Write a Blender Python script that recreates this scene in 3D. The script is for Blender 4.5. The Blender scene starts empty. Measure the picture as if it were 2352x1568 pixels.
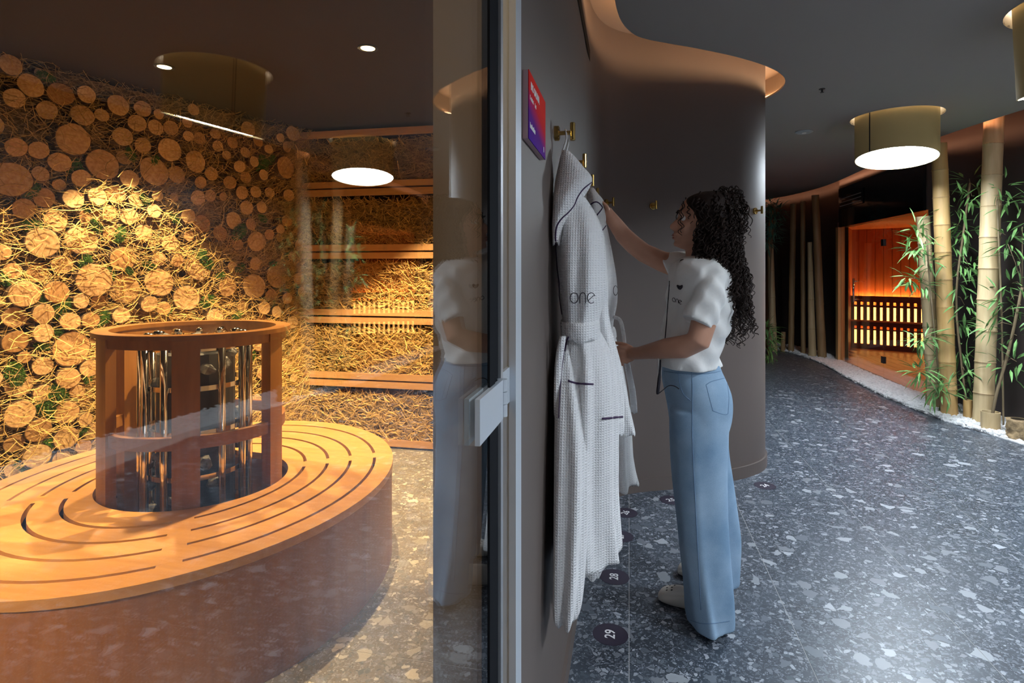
import bpy, bmesh, math, random
from mathutils import Vector, Matrix
from mathutils.bvhtree import BVHTree
random.seed(7)
PI = math.pi
S = bpy.context.scene
COL = S.collection

# ------------------------------------------------------------------ camera
F, CX, CY, CAMH, YAW = 1310.0, 1176.0, 620.0, 1.33, math.radians(11.6)
cam = bpy.data.cameras.new('camera'); camo = bpy.data.objects.new('camera', cam); COL.objects.link(camo)
camo.location = (0, 0, CAMH); camo.rotation_euler = (PI/2, 0, YAW)
cam.sensor_width = 36; cam.lens = F/2352*36; cam.shift_y = -(784-CY)/2352; cam.clip_start = .01
S.camera = camo
# ------------------------------------------------------------------ world, exposure
w = bpy.data.worlds.new('world'); S.world = w; w.use_nodes = True
w.node_tree.nodes['Background'].inputs[0].default_value = (.55, .65, .8, 1)
w.node_tree.nodes['Background'].inputs[1].default_value = .01
S.view_settings.view_transform = 'Standard'; S.view_settings.look = 'None'
S.view_settings.exposure = 0.0; S.view_settings.gamma = 1; S.view_settings.use_curve_mapping = False
LAMP_L = 85.0          # radiance of the corridor drum lamps
SPOT_W = 62.0          # watts of the warm ceiling spots
COVE_L = 26.0
LAMP_COL = (.80, .90, 1.0)
WARM = (1.0, .68, .33)

# ------------------------------------------------------------------ pixel helpers (directions only; distance given by floor / wall)
FW = Vector((-math.sin(YAW), math.cos(YAW), 0)); RT = Vector((math.cos(YAW), math.sin(YAW), 0)); UP = Vector((0, 0, 1))
C0 = Vector((0, 0, CAMH))
def ray(x, y): return FW + RT*((x-CX)/F) + UP*((CY-y)/F)
def atz(x, y, z=0.0): r = ray(x, y); return C0 + r*((z-CAMH)/r.z)
def atY(x, y, Y): r = ray(x, y); return C0 + r*(Y/r.y)
def atX(x, y, X): r = ray(x, y); return C0 + r*(X/r.x)
def atd(x, y, d): return C0 + ray(x, y)*d

# ------------------------------------------------------------------ materials
MATS = {}
def _new(name):
    m = bpy.data.materials.new(name); m.use_nodes = True
    nt = m.node_tree; b = nt.nodes['Principled BSDF']; MATS[name] = m
    return m, nt, b
def nd(nt, t, **kw):
    n = nt.nodes.new(t)
    for k, v in kw.items():
        if k[0] == '_': setattr(n, k[1:], v)
        else: n.inputs[k.replace('__', ' ')].default_value = v
    return n
def ramp(nt, stops, interp='LINEAR'):
    r = nt.nodes.new('ShaderNodeValToRGB'); r.color_ramp.interpolation = interp
    e = r.color_ramp.elements
    while len(e) < len(stops): e.new(.5)
    for i, (p, c) in enumerate(stops): e[i].position = p; e[i].color = (*c, 1)
    return r
def coords(nt, kind='Object', scale=(1, 1, 1)):
    if kind == 'World':
        g = nt.nodes.new('ShaderNodeNewGeometry'); out = g.outputs['Position']
    else:
        t = nt.nodes.new('ShaderNodeTexCoord'); out = t.outputs[kind]
    mp = nt.nodes.new('ShaderNodeMapping'); mp.inputs['Scale'].default_value = scale
    nt.links.new(out, mp.inputs[0]); return mp.outputs[0]
def plain(name, c, rough=.5, metal=0, spec=.5, var=0, vscale=8, bump=0, bscale=60, kind='World', sheen=0, coat=0):
    m, nt, b = _new(name); L = nt.links
    b.inputs['Base Color'].default_value = (*c, 1); b.inputs['Roughness'].default_value = rough
    b.inputs['Metallic'].default_value = metal; b.inputs['Specular IOR Level'].default_value = spec
    if sheen: b.inputs['Sheen Weight'].default_value = sheen
    if coat: b.inputs['Coat Weight'].default_value = coat
    v = coords(nt, kind) if (var or bump) else None
    if var:
        n = nd(nt, 'ShaderNodeTexNoise', Scale=vscale, Detail=4.0); L.new(v, n.inputs[0])
        r = ramp(nt, [(.3, tuple(x*(1-var) for x in c)), (.7, tuple(min(1, x*(1+var)) for x in c))])
        L.new(n.outputs[0], r.inputs[0]); L.new(r.outputs[0], b.inputs['Base Color'])
    if bump:
        n = nd(nt, 'ShaderNodeTexNoise', Scale=bscale, Detail=3.0); L.new(v, n.inputs[0])
        bp = nd(nt, 'ShaderNodeBump', Strength=bump, Distance=.01); L.new(n.outputs[0], bp.inputs['Height']); L.new(bp.outputs[0], b.inputs['Normal'])
    return m
def emit(name, c, s):
    m, nt, b = _new(name); b.inputs['Base Color'].default_value = (*c, 1)
    b.inputs['Emission Color'].default_value = (*c, 1); b.inputs['Emission Strength'].default_value = s
    return m
def wood(name, c1, c2, axis=2, scale=6, rough=.45, kind='World', coat=0):
    m, nt, b = _new(name); L = nt.links
    sc = [scale*4]*3; sc[axis] = scale*.35
    v = coords(nt, kind, tuple(sc))
    n = nd(nt, 'ShaderNodeTexNoise', Scale=1.6, Detail=6.0, Roughness=.6, Distortion=.6); L.new(v, n.inputs[0])
    r = ramp(nt, [(.28, c1), (.72, c2)]); L.new(n.outputs[0], r.inputs[0]); L.new(r.outputs[0], b.inputs['Base Color'])
    b.inputs['Roughness'].default_value = rough; b.inputs['Coat Weight'].default_value = coat
    bp = nd(nt, 'ShaderNodeBump', Strength=.08, Distance=.005); L.new(n.outputs[0], bp.inputs['Height']); L.new(bp.outputs[0], b.inputs['Normal'])
    return m
def glass(name, tint=(1, 1, 1), ior=1.5):
    m, nt, b = _new(name); L = nt.links; nt.nodes.remove(b); o = nt.nodes['Material Output']
    t = nd(nt, 'ShaderNodeBsdfTransparent', Color=(*tint, 1)); g = nd(nt, 'ShaderNodeBsdfGlossy', Color=(1, 1, 1, 1), Roughness=0.0)
    lw = nd(nt, 'ShaderNodeLayerWeight', Blend=.5); mx = nt.nodes.new('ShaderNodeMixShader')     # Schlick, the same from both sides of a thin pane
    pw = nd(nt, 'ShaderNodeMath', _operation='POWER'); L.new(lw.outputs['Facing'], pw.inputs[0]); pw.inputs[1].default_value = 5
    f = nd(nt, 'ShaderNodeMath', _operation='MULTIPLY_ADD'); L.new(pw.outputs[0], f.inputs[0]); f.inputs[1].default_value = .94; f.inputs[2].default_value = .06
    L.new(f.outputs[0], mx.inputs[0]); L.new(t.outputs[0], mx.inputs[1]); L.new(g.outputs[0], mx.inputs[2]); L.new(mx.outputs[0], o.inputs[0])
    return m
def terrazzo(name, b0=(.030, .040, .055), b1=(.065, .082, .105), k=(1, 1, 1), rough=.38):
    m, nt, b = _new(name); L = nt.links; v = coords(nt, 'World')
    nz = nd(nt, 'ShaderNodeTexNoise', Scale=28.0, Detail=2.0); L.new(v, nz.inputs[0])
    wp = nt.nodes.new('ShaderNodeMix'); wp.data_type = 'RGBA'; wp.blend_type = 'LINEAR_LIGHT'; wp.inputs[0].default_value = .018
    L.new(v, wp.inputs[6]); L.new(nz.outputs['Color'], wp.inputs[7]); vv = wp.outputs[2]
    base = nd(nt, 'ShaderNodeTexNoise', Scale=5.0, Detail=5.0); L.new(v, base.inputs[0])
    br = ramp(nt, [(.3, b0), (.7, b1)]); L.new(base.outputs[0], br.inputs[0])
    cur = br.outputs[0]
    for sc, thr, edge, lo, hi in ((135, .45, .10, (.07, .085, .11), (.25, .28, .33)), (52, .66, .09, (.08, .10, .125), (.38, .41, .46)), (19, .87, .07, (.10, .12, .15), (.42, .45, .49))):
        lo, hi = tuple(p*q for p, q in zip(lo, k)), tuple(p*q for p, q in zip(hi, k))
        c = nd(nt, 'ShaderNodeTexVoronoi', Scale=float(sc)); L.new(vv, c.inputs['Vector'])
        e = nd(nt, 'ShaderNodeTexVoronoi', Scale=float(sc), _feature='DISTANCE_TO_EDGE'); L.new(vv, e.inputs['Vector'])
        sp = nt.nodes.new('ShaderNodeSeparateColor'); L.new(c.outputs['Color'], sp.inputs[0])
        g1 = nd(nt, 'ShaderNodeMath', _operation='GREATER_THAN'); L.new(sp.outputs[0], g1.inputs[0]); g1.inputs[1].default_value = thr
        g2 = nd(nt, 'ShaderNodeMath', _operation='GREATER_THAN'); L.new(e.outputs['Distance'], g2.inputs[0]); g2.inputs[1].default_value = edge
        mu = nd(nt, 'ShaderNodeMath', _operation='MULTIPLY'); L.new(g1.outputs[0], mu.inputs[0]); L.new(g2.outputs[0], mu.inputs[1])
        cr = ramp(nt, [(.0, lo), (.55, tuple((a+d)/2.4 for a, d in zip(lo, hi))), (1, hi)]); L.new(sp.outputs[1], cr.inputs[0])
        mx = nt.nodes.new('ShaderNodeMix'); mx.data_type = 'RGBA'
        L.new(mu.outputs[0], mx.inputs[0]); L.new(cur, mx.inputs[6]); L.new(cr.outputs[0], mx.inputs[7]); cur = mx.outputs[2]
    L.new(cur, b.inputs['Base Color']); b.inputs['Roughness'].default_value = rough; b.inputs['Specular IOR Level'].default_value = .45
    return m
def waffle(name, c, size=155, kind='World'):
    m, nt, b = _new(name); L = nt.links; v = coords(nt, kind)
    outs = []
    for ax in ('X', 'Z'):
        wv = nd(nt, 'ShaderNodeTexWave', Scale=size/20*6.2 if ax == 'Z' else size/20*6.2, Distortion=1.2, _bands_direction=ax)
        wv.inputs['Detail'].default_value = 1.0; wv.inputs['Detail Scale'].default_value = 2.0
        L.new(v, wv.inputs[0]); outs.append(wv.outputs['Fac'])
    ad = nd(nt, 'ShaderNodeMath', _operation='MAXIMUM'); L.new(outs[0], ad.inputs[0]); L.new(outs[1], ad.inputs[1])
    bp = nd(nt, 'ShaderNodeBump', Strength=.7, Distance=.003); L.new(ad.outputs[0], bp.inputs['Height']); L.new(bp.outputs[0], b.inputs['Normal'])
    b.inputs['Base Color'].default_value = (*c, 1); b.inputs['Roughness'].default_value = .85; b.inputs['Sheen Weight'].default_value = .15
    return m
def logmat(name):
    m, nt, b = _new(name); L = nt.links
    t = nt.nodes.new('ShaderNodeTexCoord'); oi = nt.nodes.new('ShaderNodeObjectInfo')
    wv = nd(nt, 'ShaderNodeTexWave', Scale=9.0, Distortion=2.5, _wave_type='RINGS', _rings_direction='Z'); wv.inputs['Detail'].default_value = 2
    L.new(t.outputs['Object'], wv.inputs[0])
    r = ramp(nt, [(0, (.60, .40, .20)), (1, (.74, .55, .32))]); L.new(wv.outputs['Color'], r.inputs[0])
    n = nd(nt, 'ShaderNodeTexNoise', Scale=4.0, Detail=5.0); L.new(t.outputs['Object'], n.inputs[0])
    r2 = ramp(nt, [(.35, (.70, .60, .48)), (.65, (1, 1, 1))]); L.new(n.outputs[0], r2.inputs[0])
    mx = nt.nodes.new('ShaderNodeMix'); mx.data_type = 'RGBA'; mx.blend_type = 'MULTIPLY'; mx.inputs[0].default_value = 1
    L.new(r.outputs[0], mx.inputs[6]); L.new(r2.outputs[0], mx.inputs[7])
    r3 = ramp(nt, [(0, (.72, .58, .42)), (.35, (1, .95, .88)), (1, (1, 1, 1))]); L.new(oi.outputs['Random'], r3.inputs[0])
    m2 = nt.nodes.new('ShaderNodeMix'); m2.data_type = 'RGBA'; m2.blend_type = 'MULTIPLY'; m2.inputs[0].default_value = 1
    L.new(mx.outputs[2], m2.inputs[6]); L.new(r3.outputs[0], m2.inputs[7]); L.new(m2.outputs[2], b.inputs['Base Color'])
    b.inputs['Roughness'].default_value = .75
    return m
def denim(name):
    m, nt, b = _new(name); L = nt.links; v = coords(nt, 'World')
    n = nd(nt, 'ShaderNodeTexNoise', Scale=7.0, Detail=3.0); L.new(v, n.inputs[0])
    r = ramp(nt, [(.3, (.20, .33, .48)), (.7, (.35, .49, .64))]); L.new(n.outputs[0], r.inputs[0])
    f = nd(nt, 'ShaderNodeTexNoise', Scale=420.0, Detail=2.0); L.new(v, f.inputs[0])
    r2 = ramp(nt, [(.3, (.82, .85, .88)), (.7, (1, 1, 1))]); L.new(f.outputs[0], r2.inputs[0])
    mx = nt.nodes.new('ShaderNodeMix'); mx.data_type = 'RGBA'; mx.blend_type = 'MULTIPLY'; mx.inputs[0].default_value = 1
    L.new(r.outputs[0], mx.inputs[6]); L.new(r2.outputs[0], mx.inputs[7]); L.new(mx.outputs[2], b.inputs['Base Color'])
    b.inputs['Roughness'].default_value = .85
    return m
def gradient_sign(name):
    m, nt, b = _new(name); L = nt.links
    t = nt.nodes.new('ShaderNodeTexCoord'); s = nt.nodes.new('ShaderNodeSeparateXYZ'); L.new(t.outputs['Generated'], s.inputs[0])
    a = nd(nt, 'ShaderNodeMath', _operation='MULTIPLY_ADD'); L.new(s.outputs['Y'], a.inputs[0]); a.inputs[1].default_value = .35; L.new(s.outputs['Z'], a.inputs[2])
    r = ramp(nt, [(.0, (.055, .0, .28)), (.42, (.10, .0, .22)), (.75, (.62, .0, .01)), (1, (.70, .01, .0))]); L.new(a.outputs[0], r.inputs[0])
    L.new(r.outputs[0], b.inputs['Base Color']); b.inputs['Roughness'].default_value = .7; b.inputs['Specular IOR Level'].default_value = .08
    return m
def bamboo_mat(name, c1, c2):
    m, nt, b = _new(name); L = nt.links; v = coords(nt, 'World', (12, 12, 1.2))
    n = nd(nt, 'ShaderNodeTexNoise', Scale=2.0, Detail=5.0); L.new(v, n.inputs[0])
    r = ramp(nt, [(.3, c1), (.7, c2)]); L.new(n.outputs[0], r.inputs[0]); L.new(r.outputs[0], b.inputs['Base Color'])
    b.inputs['Roughness'].default_value = .5
    return m

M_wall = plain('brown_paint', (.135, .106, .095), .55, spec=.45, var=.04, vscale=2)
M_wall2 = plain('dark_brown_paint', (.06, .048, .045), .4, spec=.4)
M_jamb = plain('tan_paint', (.42, .33, .26), .6)
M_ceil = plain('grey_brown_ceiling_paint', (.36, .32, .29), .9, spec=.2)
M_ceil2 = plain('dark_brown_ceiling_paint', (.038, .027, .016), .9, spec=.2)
M_terr = terrazzo('terrazzo'); M_terr2 = terrazzo('lightened_beige_terrazzo', (.17, .15, .125), (.25, .225, .19), (1.7, 1.5, 1.22), .32)  # straw-room terrazzo lightened in colour for brightness its lamps do not give
M_grout = plain('grey_grout', (.40, .40, .40), .9)
M_white = plain('white_plaster', (.75, .74, .70), .7)
M_black = plain('black_glass_panel', (.008, .010, .014), .08, spec=.5)
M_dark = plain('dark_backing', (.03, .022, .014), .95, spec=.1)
M_alu = plain('brushed_aluminium', (.52, .55, .58), .42, metal=.75)
M_alu2 = plain('satin_steel', (.55, .60, .66), .45, metal=.25)
M_rubber = plain('black_rubber', (.010, .011, .014), .9, spec=.1)
M_brass = plain('polished_brass', (.62, .42, .14), .18, metal=1)
M_chrome = plain('chrome', (.75, .72, .68), .12, metal=1)
M_iron = plain('black_iron', (.02, .02, .022), .4, spec=.4)
M_stone = plain('sauna_stone', (.12, .12, .12), .7, var=.5, vscale=30, bump=.5)
M_glass = glass('clear_glass', (.97, .985, .975)); M_glass2 = glass('sauna_glass', (.98, .98, .98))
M_bench = wood('orange_bench_wood', (.40, .185, .05), (.53, .275, .088), axis=0, scale=3, rough=.42)
M_benchside = wood('bench_side_wood', (.22, .085, .02), (.31, .13, .032), axis=2, scale=2, rough=.5)
M_rail = wood('heater_rail_wood', (.19, .073, .014), (.29, .125, .03), axis=2, scale=3, rough=.42)
M_frame = wood('larch_frame_wood', (.42, .22, .09), (.58, .34, .16), axis=0, scale=4, rough=.55)
M_cedar = wood('cedar_board', (.33, .085, .025), (.50, .16, .05), axis=2, scale=3, rough=.5)
M_cedarf = wood('cedar_floor_board', (.38, .14, .04), (.55, .24, .08), axis=1, scale=3, rough=.4)
M_slat = plain('dark_cedar', (.10, .022, .010), .5)
M_logf = logmat('log_end_grain'); M_bark = plain('bark', (.13, .075, .04), .95, var=.4, vscale=40, bump=.6, kind='Object')
M_straw = plain('golden_straw', (.66, .43, .14), .7, var=.35, vscale=35)
M_straw2 = plain('brown_hay', (.36, .235, .085), .85, var=.45, vscale=30, bump=.8, bscale=90)
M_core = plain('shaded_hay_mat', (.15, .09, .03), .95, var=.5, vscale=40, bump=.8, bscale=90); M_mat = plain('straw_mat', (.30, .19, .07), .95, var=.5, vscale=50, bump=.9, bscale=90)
M_moss = plain('green_moss', (.07, .17, .025), .9, var=.4, vscale=60)
M_robe = waffle('white_waffle_cotton', (.80, .80, .80)); M_robeplain = plain('white_cotton', (.78, .78, .78), .85, bump=.2, bscale=140)
M_purple = plain('purple_piping', (.035, .012, .06), .7)
M_shirt = plain('white_shirt_cotton', (.82, .82, .80), .8, bump=.25, bscale=26, sheen=.1)
M_denim = denim('light_blue_denim'); M_stitch = plain('denim_seam', (.14, .24, .38), .85)
M_skin = plain('skin', (.57, .30, .20), .5, spec=.4, var=.08, vscale=12)
M_lips = plain('lips', (.36, .12, .09), .45); M_eye = plain('eye_white', (.75, .72, .70), .2); M_iris = plain('dark_iris', (.02, .012, .008), .2)
M_hair = plain('dark_brown_hair', (.022, .012, .009), .65, spec=.25, bump=.6, bscale=45)
M_clog = plain('white_clog', (.74, .72, .66), .55)
M_drum = plain('beige_drum', (.80, .60, .26), .75); M_collar = plain('cream_collar', (.66, .62, .52), .7)
M_lamp = emit('lamp_diffuser', LAMP_COL, LAMP_L); M_uplight = emit('uplight', (.95, .97, 1), 14.0)
M_spot = emit('spot_lens', (1, .72, .34), 14.0)
M_cove = emit('cove_strip', (1, .62, .33), COVE_L)
M_cove2 = emit('copper_cove_strip', (1, .45, .24), 26.0)
M_sled = emit('sauna_led', (1, .50, .13), 110.0); M_spanel = emit('sauna_backlight', (1, .50, .12), 5.0)
M_bamL = bamboo_mat('pale_bamboo', (.52, .37, .19), (.70, .54, .31)); M_bamY = bamboo_mat('honey_bamboo', (.52, .31, .11), (.68, .45, .19)); M_bamD = bamboo_mat('brown_bamboo', (.28, .16, .07), (.44, .28, .13))
M_leaf = plain('bamboo_leaf', (.16, .34, .10), .5, var=.5, vscale=14); M_leaf2 = plain('teal_leaf', (.09, .26, .18), .5, var=.4, vscale=14)
M_stem = plain('plant_stem', (.22, .16, .09), .8)
M_pebble = plain('white_pebble', (.80, .80, .80), .7, var=.15, vscale=40)
M_sign = gradient_sign('sign_gradient'); M_signedge = plain('acrylic_edge', (.45, .30, .32), .3); M_ink = plain('white_ink', (.85, .85, .85), .5)
M_dot = plain('aubergine_vinyl', (.035, .028, .050), .5); M_blk = plain('black_thread', (.012, .010, .018), .7)
M_det = plain('detector_plastic', (.42, .45, .47), .5)

# ------------------------------------------------------------------ mesh helpers
class MB:
    def __init__(s): s.v = []; s.f = []; s.m = []
    def add(s, vs, fs, mi=0):
        o = len(s.v); s.v += [Vector(p) for p in vs]; s.f += [tuple(i+o for i in f) for f in fs]; s.m += [mi]*len(fs); return s
    def box(s, a, b, mi=0):
        x0, y0, z0 = (min(p, q) for p, q in zip(a, b)); x1, y1, z1 = (max(p, q) for p, q in zip(a, b))
        return s.add([(x0,y0,z0),(x1,y0,z0),(x1,y1,z0),(x0,y1,z0),(x0,y0,z1),(x1,y0,z1),(x1,y1,z1),(x0,y1,z1)],
                     [(3,2,1,0),(4,5,6,7),(0,1,5,4),(1,2,6,5),(2,3,7,6),(3,0,4,7)], mi)
    def beam(s, p, q, wd, ht, up=(0,0,1)):
        p, q = Vector(p), Vector(q); d = (q-p).normalized(); u = Vector(up); sd = d.cross(u).normalized(); u = sd.cross(d)
        c = [sd*a*wd/2+u*b*ht/2 for a, b in ((-1,-1),(1,-1),(1,1),(-1,1))]
        return s.add([p+k for k in c]+[q+k for k in c], [(3,2,1,0),(4,5,6,7),(0,1,5,4),(1,2,6,5),(2,3,7,6),(3,0,4,7)])
    def loft(s, rings, cap=True, closed=True, mi=0):
        n = len(rings[0]); vs = [p for r in rings for p in r]; fs = []
        for i in range(len(rings)-1):
            for j in range(n if closed else n-1):
                k = (j+1) % n; fs.append((i*n+j, i*n+k, (i+1)*n+k, (i+1)*n+j))
        if cap and closed: fs.append(tuple(range(n-1, -1, -1))); fs.append(tuple((len(rings)-1)*n+j for j in range(n)))
        return s.add(vs, fs, mi)
    def tube(s, pts, rad, n=8, cap=True, mi=0):
        pts = [Vector(p) for p in pts]; m = len(pts)
        rad = [rad]*m if not hasattr(rad, '__len__') else rad
        t0 = (pts[1]-pts[0]).normalized(); a = Vector((0,0,1)) if abs(t0.z) < .9 else Vector((1,0,0)); u = t0.cross(a).normalized()
        rings = []
        for i in range(m):
            t = (pts[min(i+1, m-1)]-pts[max(i-1, 0)]).normalized(); u = (u-t*u.dot(t))
            u = u.normalized() if u.length > 1e-6 else t.orthogonal().normalized(); v = t.cross(u)
            rings.append([pts[i]+(u*math.cos(2*PI*j/n)+v*math.sin(2*PI*j/n))*rad[i] for j in range(n)])
        return s.loft(rings, cap, mi=mi)
    def lathe(s, c, prof, n=24, axis=(0,0,1), cap=True, mi=0):
        c = Vector(c); ax = Vector(axis).normalized(); u = ax.orthogonal().normalized(); v = ax.cross(u)
        return s.loft([[c+ax*h+(u*math.cos(2*PI*j/n)+v*math.sin(2*PI*j/n))*r for j in range(n)] for r, h in prof], cap, mi=mi)
    def ball(s, c, r, n=12, m=8):
        c = Vector(c); r = Vector((r, r, r)) if not hasattr(r, '__len__') else Vector(r); rings = []
        for i in range(1, m):
            a = PI*i/m; rings.append([c+Vector((r.x*math.sin(a)*math.cos(2*PI*j/n), r.y*math.sin(a)*math.sin(2*PI*j/n), r.z*math.cos(a))) for j in range(n)])
        return s.loft(rings[::-1])
    def mesh(s, name, mats, smooth=False, org=Vector((0,0,0))):
        me = bpy.data.meshes.new(name); me.from_pydata([v-org for v in s.v], [], s.f)
        for m in (mats if isinstance(mats, (list, tuple)) else [mats]): me.materials.append(m)
        if any(s.m): me.polygons.foreach_set('material_index', s.m)
        if smooth: me.polygons.foreach_set('use_smooth', [True]*len(me.polygons))
        bm = bmesh.new(); bm.from_mesh(me); bmesh.ops.recalc_face_normals(bm, faces=bm.faces); bm.to_mesh(me); bm.free()
        me.update(); return me
ORG = {}
def props(o, label=None, cat=None, group=None, kind=None):
    if label: o['label'] = label
    if cat: o['category'] = cat
    if group: o['group'] = group
    if kind: o['kind'] = kind
    return o
def thing(name, loc, label, cat, group=None, kind=None):
    o = bpy.data.objects.new(name, None); o.location = loc; COL.objects.link(o); ORG[o] = Vector(loc); o.empty_display_size = .05
    return props(o, label, cat, group, kind)
def ob(name, mb, mat, parent=None, label=None, cat=None, group=None, kind=None, smooth=False, org=None):
    g = ORG[parent] if parent else (Vector(org) if org else Vector((0,0,0)))
    me = mb.mesh(name, mat, smooth, g) if isinstance(mb, MB) else mb
    o = bpy.data.objects.new(name, me); COL.objects.link(o); ORG[o] = g
    if parent: o.parent = parent
    else: o.location = g
    return props(o, label, cat, group, kind)
def piece(name, me, parent, loc, rot=None, scale=None, kind=None):
    o = bpy.data.objects.new(name, me); COL.objects.link(o); o.parent = parent
    o.location = Vector(loc)-(ORG[parent] if parent else Vector((0,0,0)))
    if rot: o.rotation_euler = rot
    if scale: o.scale = scale
    if kind: o['kind'] = kind
    ORG[o] = Vector(loc); return o
def spline(pts, n):
    P = [Vector((*p, 0)) if len(p) == 2 else Vector(p) for p in pts]; out = []; m = len(P)-1
    for k in range(n+1):
        t = k/n*m; i = min(int(t), m-1); f = t-i
        a, b, c, d = P[max(i-1, 0)], P[i], P[i+1], P[min(i+2, m)]
        out.append(.5*((2*b)+(c-a)*f+(2*a-5*b+4*c-d)*f*f+(3*b-a-3*c+d)*f**3))
    return out
def rows_interp(rows, n):
    m = len(rows)-1; out = []
    for k in range(n+1):
        t = k/n*m; i = min(int(t), m-1); f = t-i
        g = lambda a, b, c, d: .5*((2*b)+(c-a)*f+(2*a-5*b+4*c-d)*f*f+(3*b-a-3*c+d)*f**3)
        out.append([g(rows[max(i-1,0)][q], rows[i][q], rows[i+1][q], rows[min(i+2,m)][q]) for q in range(len(rows[0]))])
    return out
def extrude_line(mb, pts, z0, z1, th=None):
    pts = [Vector((p[0], p[1], 0)) for p in pts]
    if th is None:
        return mb.loft([[p+UP*z0 for p in pts], [p+UP*z1 for p in pts]], closed=False)
    off = offset(pts, th)
    return mb.loft([[p+UP*z for p in ln] for ln, z in ((pts, z0), (pts, z1), (off, z1), (off, z0), (pts, z0))], closed=False)
def offset(pts, d):
    pts = [Vector((p[0], p[1], 0)) for p in pts]; out = []
    for i, p in enumerate(pts):
        t = (pts[min(i+1, len(pts)-1)]-pts[max(i-1, 0)]).normalized(); out.append(p+Vector((t.y, -t.x, 0))*d)
    return out
def remesh(mb, mat, voxel, smooth_it=6, name='m', org=Vector((0,0,0)), disp=None):
    me = mb.mesh('tmp', mat); o = bpy.data.objects.new('tmp', me); COL.objects.link(o)
    r = o.modifiers.new('r', 'REMESH'); r.mode = 'VOXEL'; r.voxel_size = voxel; r.use_smooth_shade = True
    sm = o.modifiers.new('s', 'SMOOTH'); sm.iterations = smooth_it; sm.factor = .5
    dg = bpy.context.evaluated_depsgraph_get(); new = bpy.data.meshes.new_from_object(o.evaluated_get(dg))
    bpy.data.objects.remove(o); new.name = name
    for v in new.vertices:
        p = v.co.copy()
        if disp: p = disp(p)
        v.co = p-org
    new.materials.clear(); new.materials.append(mat)
    new.polygons.foreach_set('use_smooth', [True]*len(new.polygons)); new.update()
    return new
def text_mesh(body, size, mat, extrude=.0005, bold=0):
    c = bpy.data.curves.new('t', 'FONT'); c.body = body; c.size = size; c.extrude = extrude; c.offset = bold; c.align_x = 'CENTER'; c.align_y = 'CENTER'; c.resolution_u = 3
    o = bpy.data.objects.new('t', c); COL.objects.link(o)
    dg = bpy.context.evaluated_depsgraph_get(); me = bpy.data.meshes.new_from_object(o.evaluated_get(dg))
    bpy.data.objects.remove(o); me.materials.clear(); me.materials.append(mat); return me

# ================================================================== THE SETTING
HC, HL, HV = 2.58, 2.42, 2.74     # corridor ceiling, straw-room ceiling, slot ceiling
# ---- floor and its tiles
fl = ob('floor', MB().box((-3.9, -1.6, -.08), (4.0, 12.4, -.0008)), M_grout, label='dark blue grey terrazzo tile floor', kind='structure')
tm = MB().box((-.2985, -.5985, -.02), (.2985, .5985, 0)).mesh('floor_tile', M_terr)
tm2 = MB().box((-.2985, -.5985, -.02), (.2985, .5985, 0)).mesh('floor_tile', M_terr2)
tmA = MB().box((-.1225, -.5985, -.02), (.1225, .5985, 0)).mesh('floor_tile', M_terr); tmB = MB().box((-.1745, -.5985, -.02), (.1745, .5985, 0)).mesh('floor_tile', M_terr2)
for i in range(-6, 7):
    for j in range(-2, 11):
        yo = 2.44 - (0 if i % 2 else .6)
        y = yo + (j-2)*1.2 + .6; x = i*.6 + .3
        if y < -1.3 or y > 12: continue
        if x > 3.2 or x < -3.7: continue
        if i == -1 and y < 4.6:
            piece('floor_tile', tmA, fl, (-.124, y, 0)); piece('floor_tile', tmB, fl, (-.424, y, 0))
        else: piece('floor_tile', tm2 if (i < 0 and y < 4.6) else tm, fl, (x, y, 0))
# ---- hook wall (partition): straight, concave turn, rounded end
WP = [(-.205, 1.08), (-.205, 1.6), (-.205, 2.1), (-.205, 2.6), (-.205, 2.9), (-.185, 3.14), (-.12, 3.34), (.02, 3.485), (.27, 3.605), (.52, 3.74), (.72, 3.88), (.865, 4.05), (.925, 4.25), (.88, 4.45), (.72, 4.6), (.45, 4.67), (-.3, 4.7), (-1.2, 4.7)]
wl = spline(WP, 136)
hw = MB(); extrude_line(hw, wl, 0, HV)
hw.add([(-.205, 1.08, 0), (-.382, 1.08, 0), (-.382, 1.08, HV), (-.205, 1.08, HV)], [(0, 1, 2, 3)], 1)
hw.add([(-.382, 1.08, 0), (-.382, 4.3, 0), (-.382, 4.3, HV), (-.382, 1.08, HV)], [(0, 1, 2, 3)], 1)
ob('wall_hook', hw, [M_wall, M_jamb], label='curved brown wall that carries the brass hooks', kind='structure', smooth=False)
me = bpy.data.objects['wall_hook'].data; me.polygons.foreach_set('use_smooth', [True]*len(me.polygons)); me.set_sharp_from_angle(angle=.7)
bb = MB(); extrude_line(bb, offset(wl[:124], .012), .0, .075, th=-.014)
ob('baseboard_hook', bb, M_wall, label='brown curved skirting at the foot of the hook wall', kind='structure', smooth=False)
# ---- outer corridor wall
OW1 = spline([(3.75, -1.5), (3.75, 1.5), (3.68, 3.5), (3.5, 4.7), (3.36, 5.5), (3.17, 6.25), (3.03, 6.64)], 60)
OW2 = spline([(3.0, 9.06), (3.08, 9.4), (2.97, 10.2), (2.55, 11.1), (1.7, 11.75), (.4, 12.05), (-2, 12.1)], 60)
ow = MB(); extrude_line(ow, OW1, 0, HV, th=.1); extrude_line(ow, OW2, 0, HV, th=.1)
ow.box((3.0, 6.6, 1.95), (3.12, 9.1, HV))
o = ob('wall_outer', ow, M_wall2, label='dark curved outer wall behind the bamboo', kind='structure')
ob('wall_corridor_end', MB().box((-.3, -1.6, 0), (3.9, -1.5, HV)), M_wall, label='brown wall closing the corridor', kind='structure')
ob('wall_far', MB().box((-2.1, 4.6, 0), (-2.0, 12.2, HV)), M_wall2, label='dark wall at the far bend', kind='structure')
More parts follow.
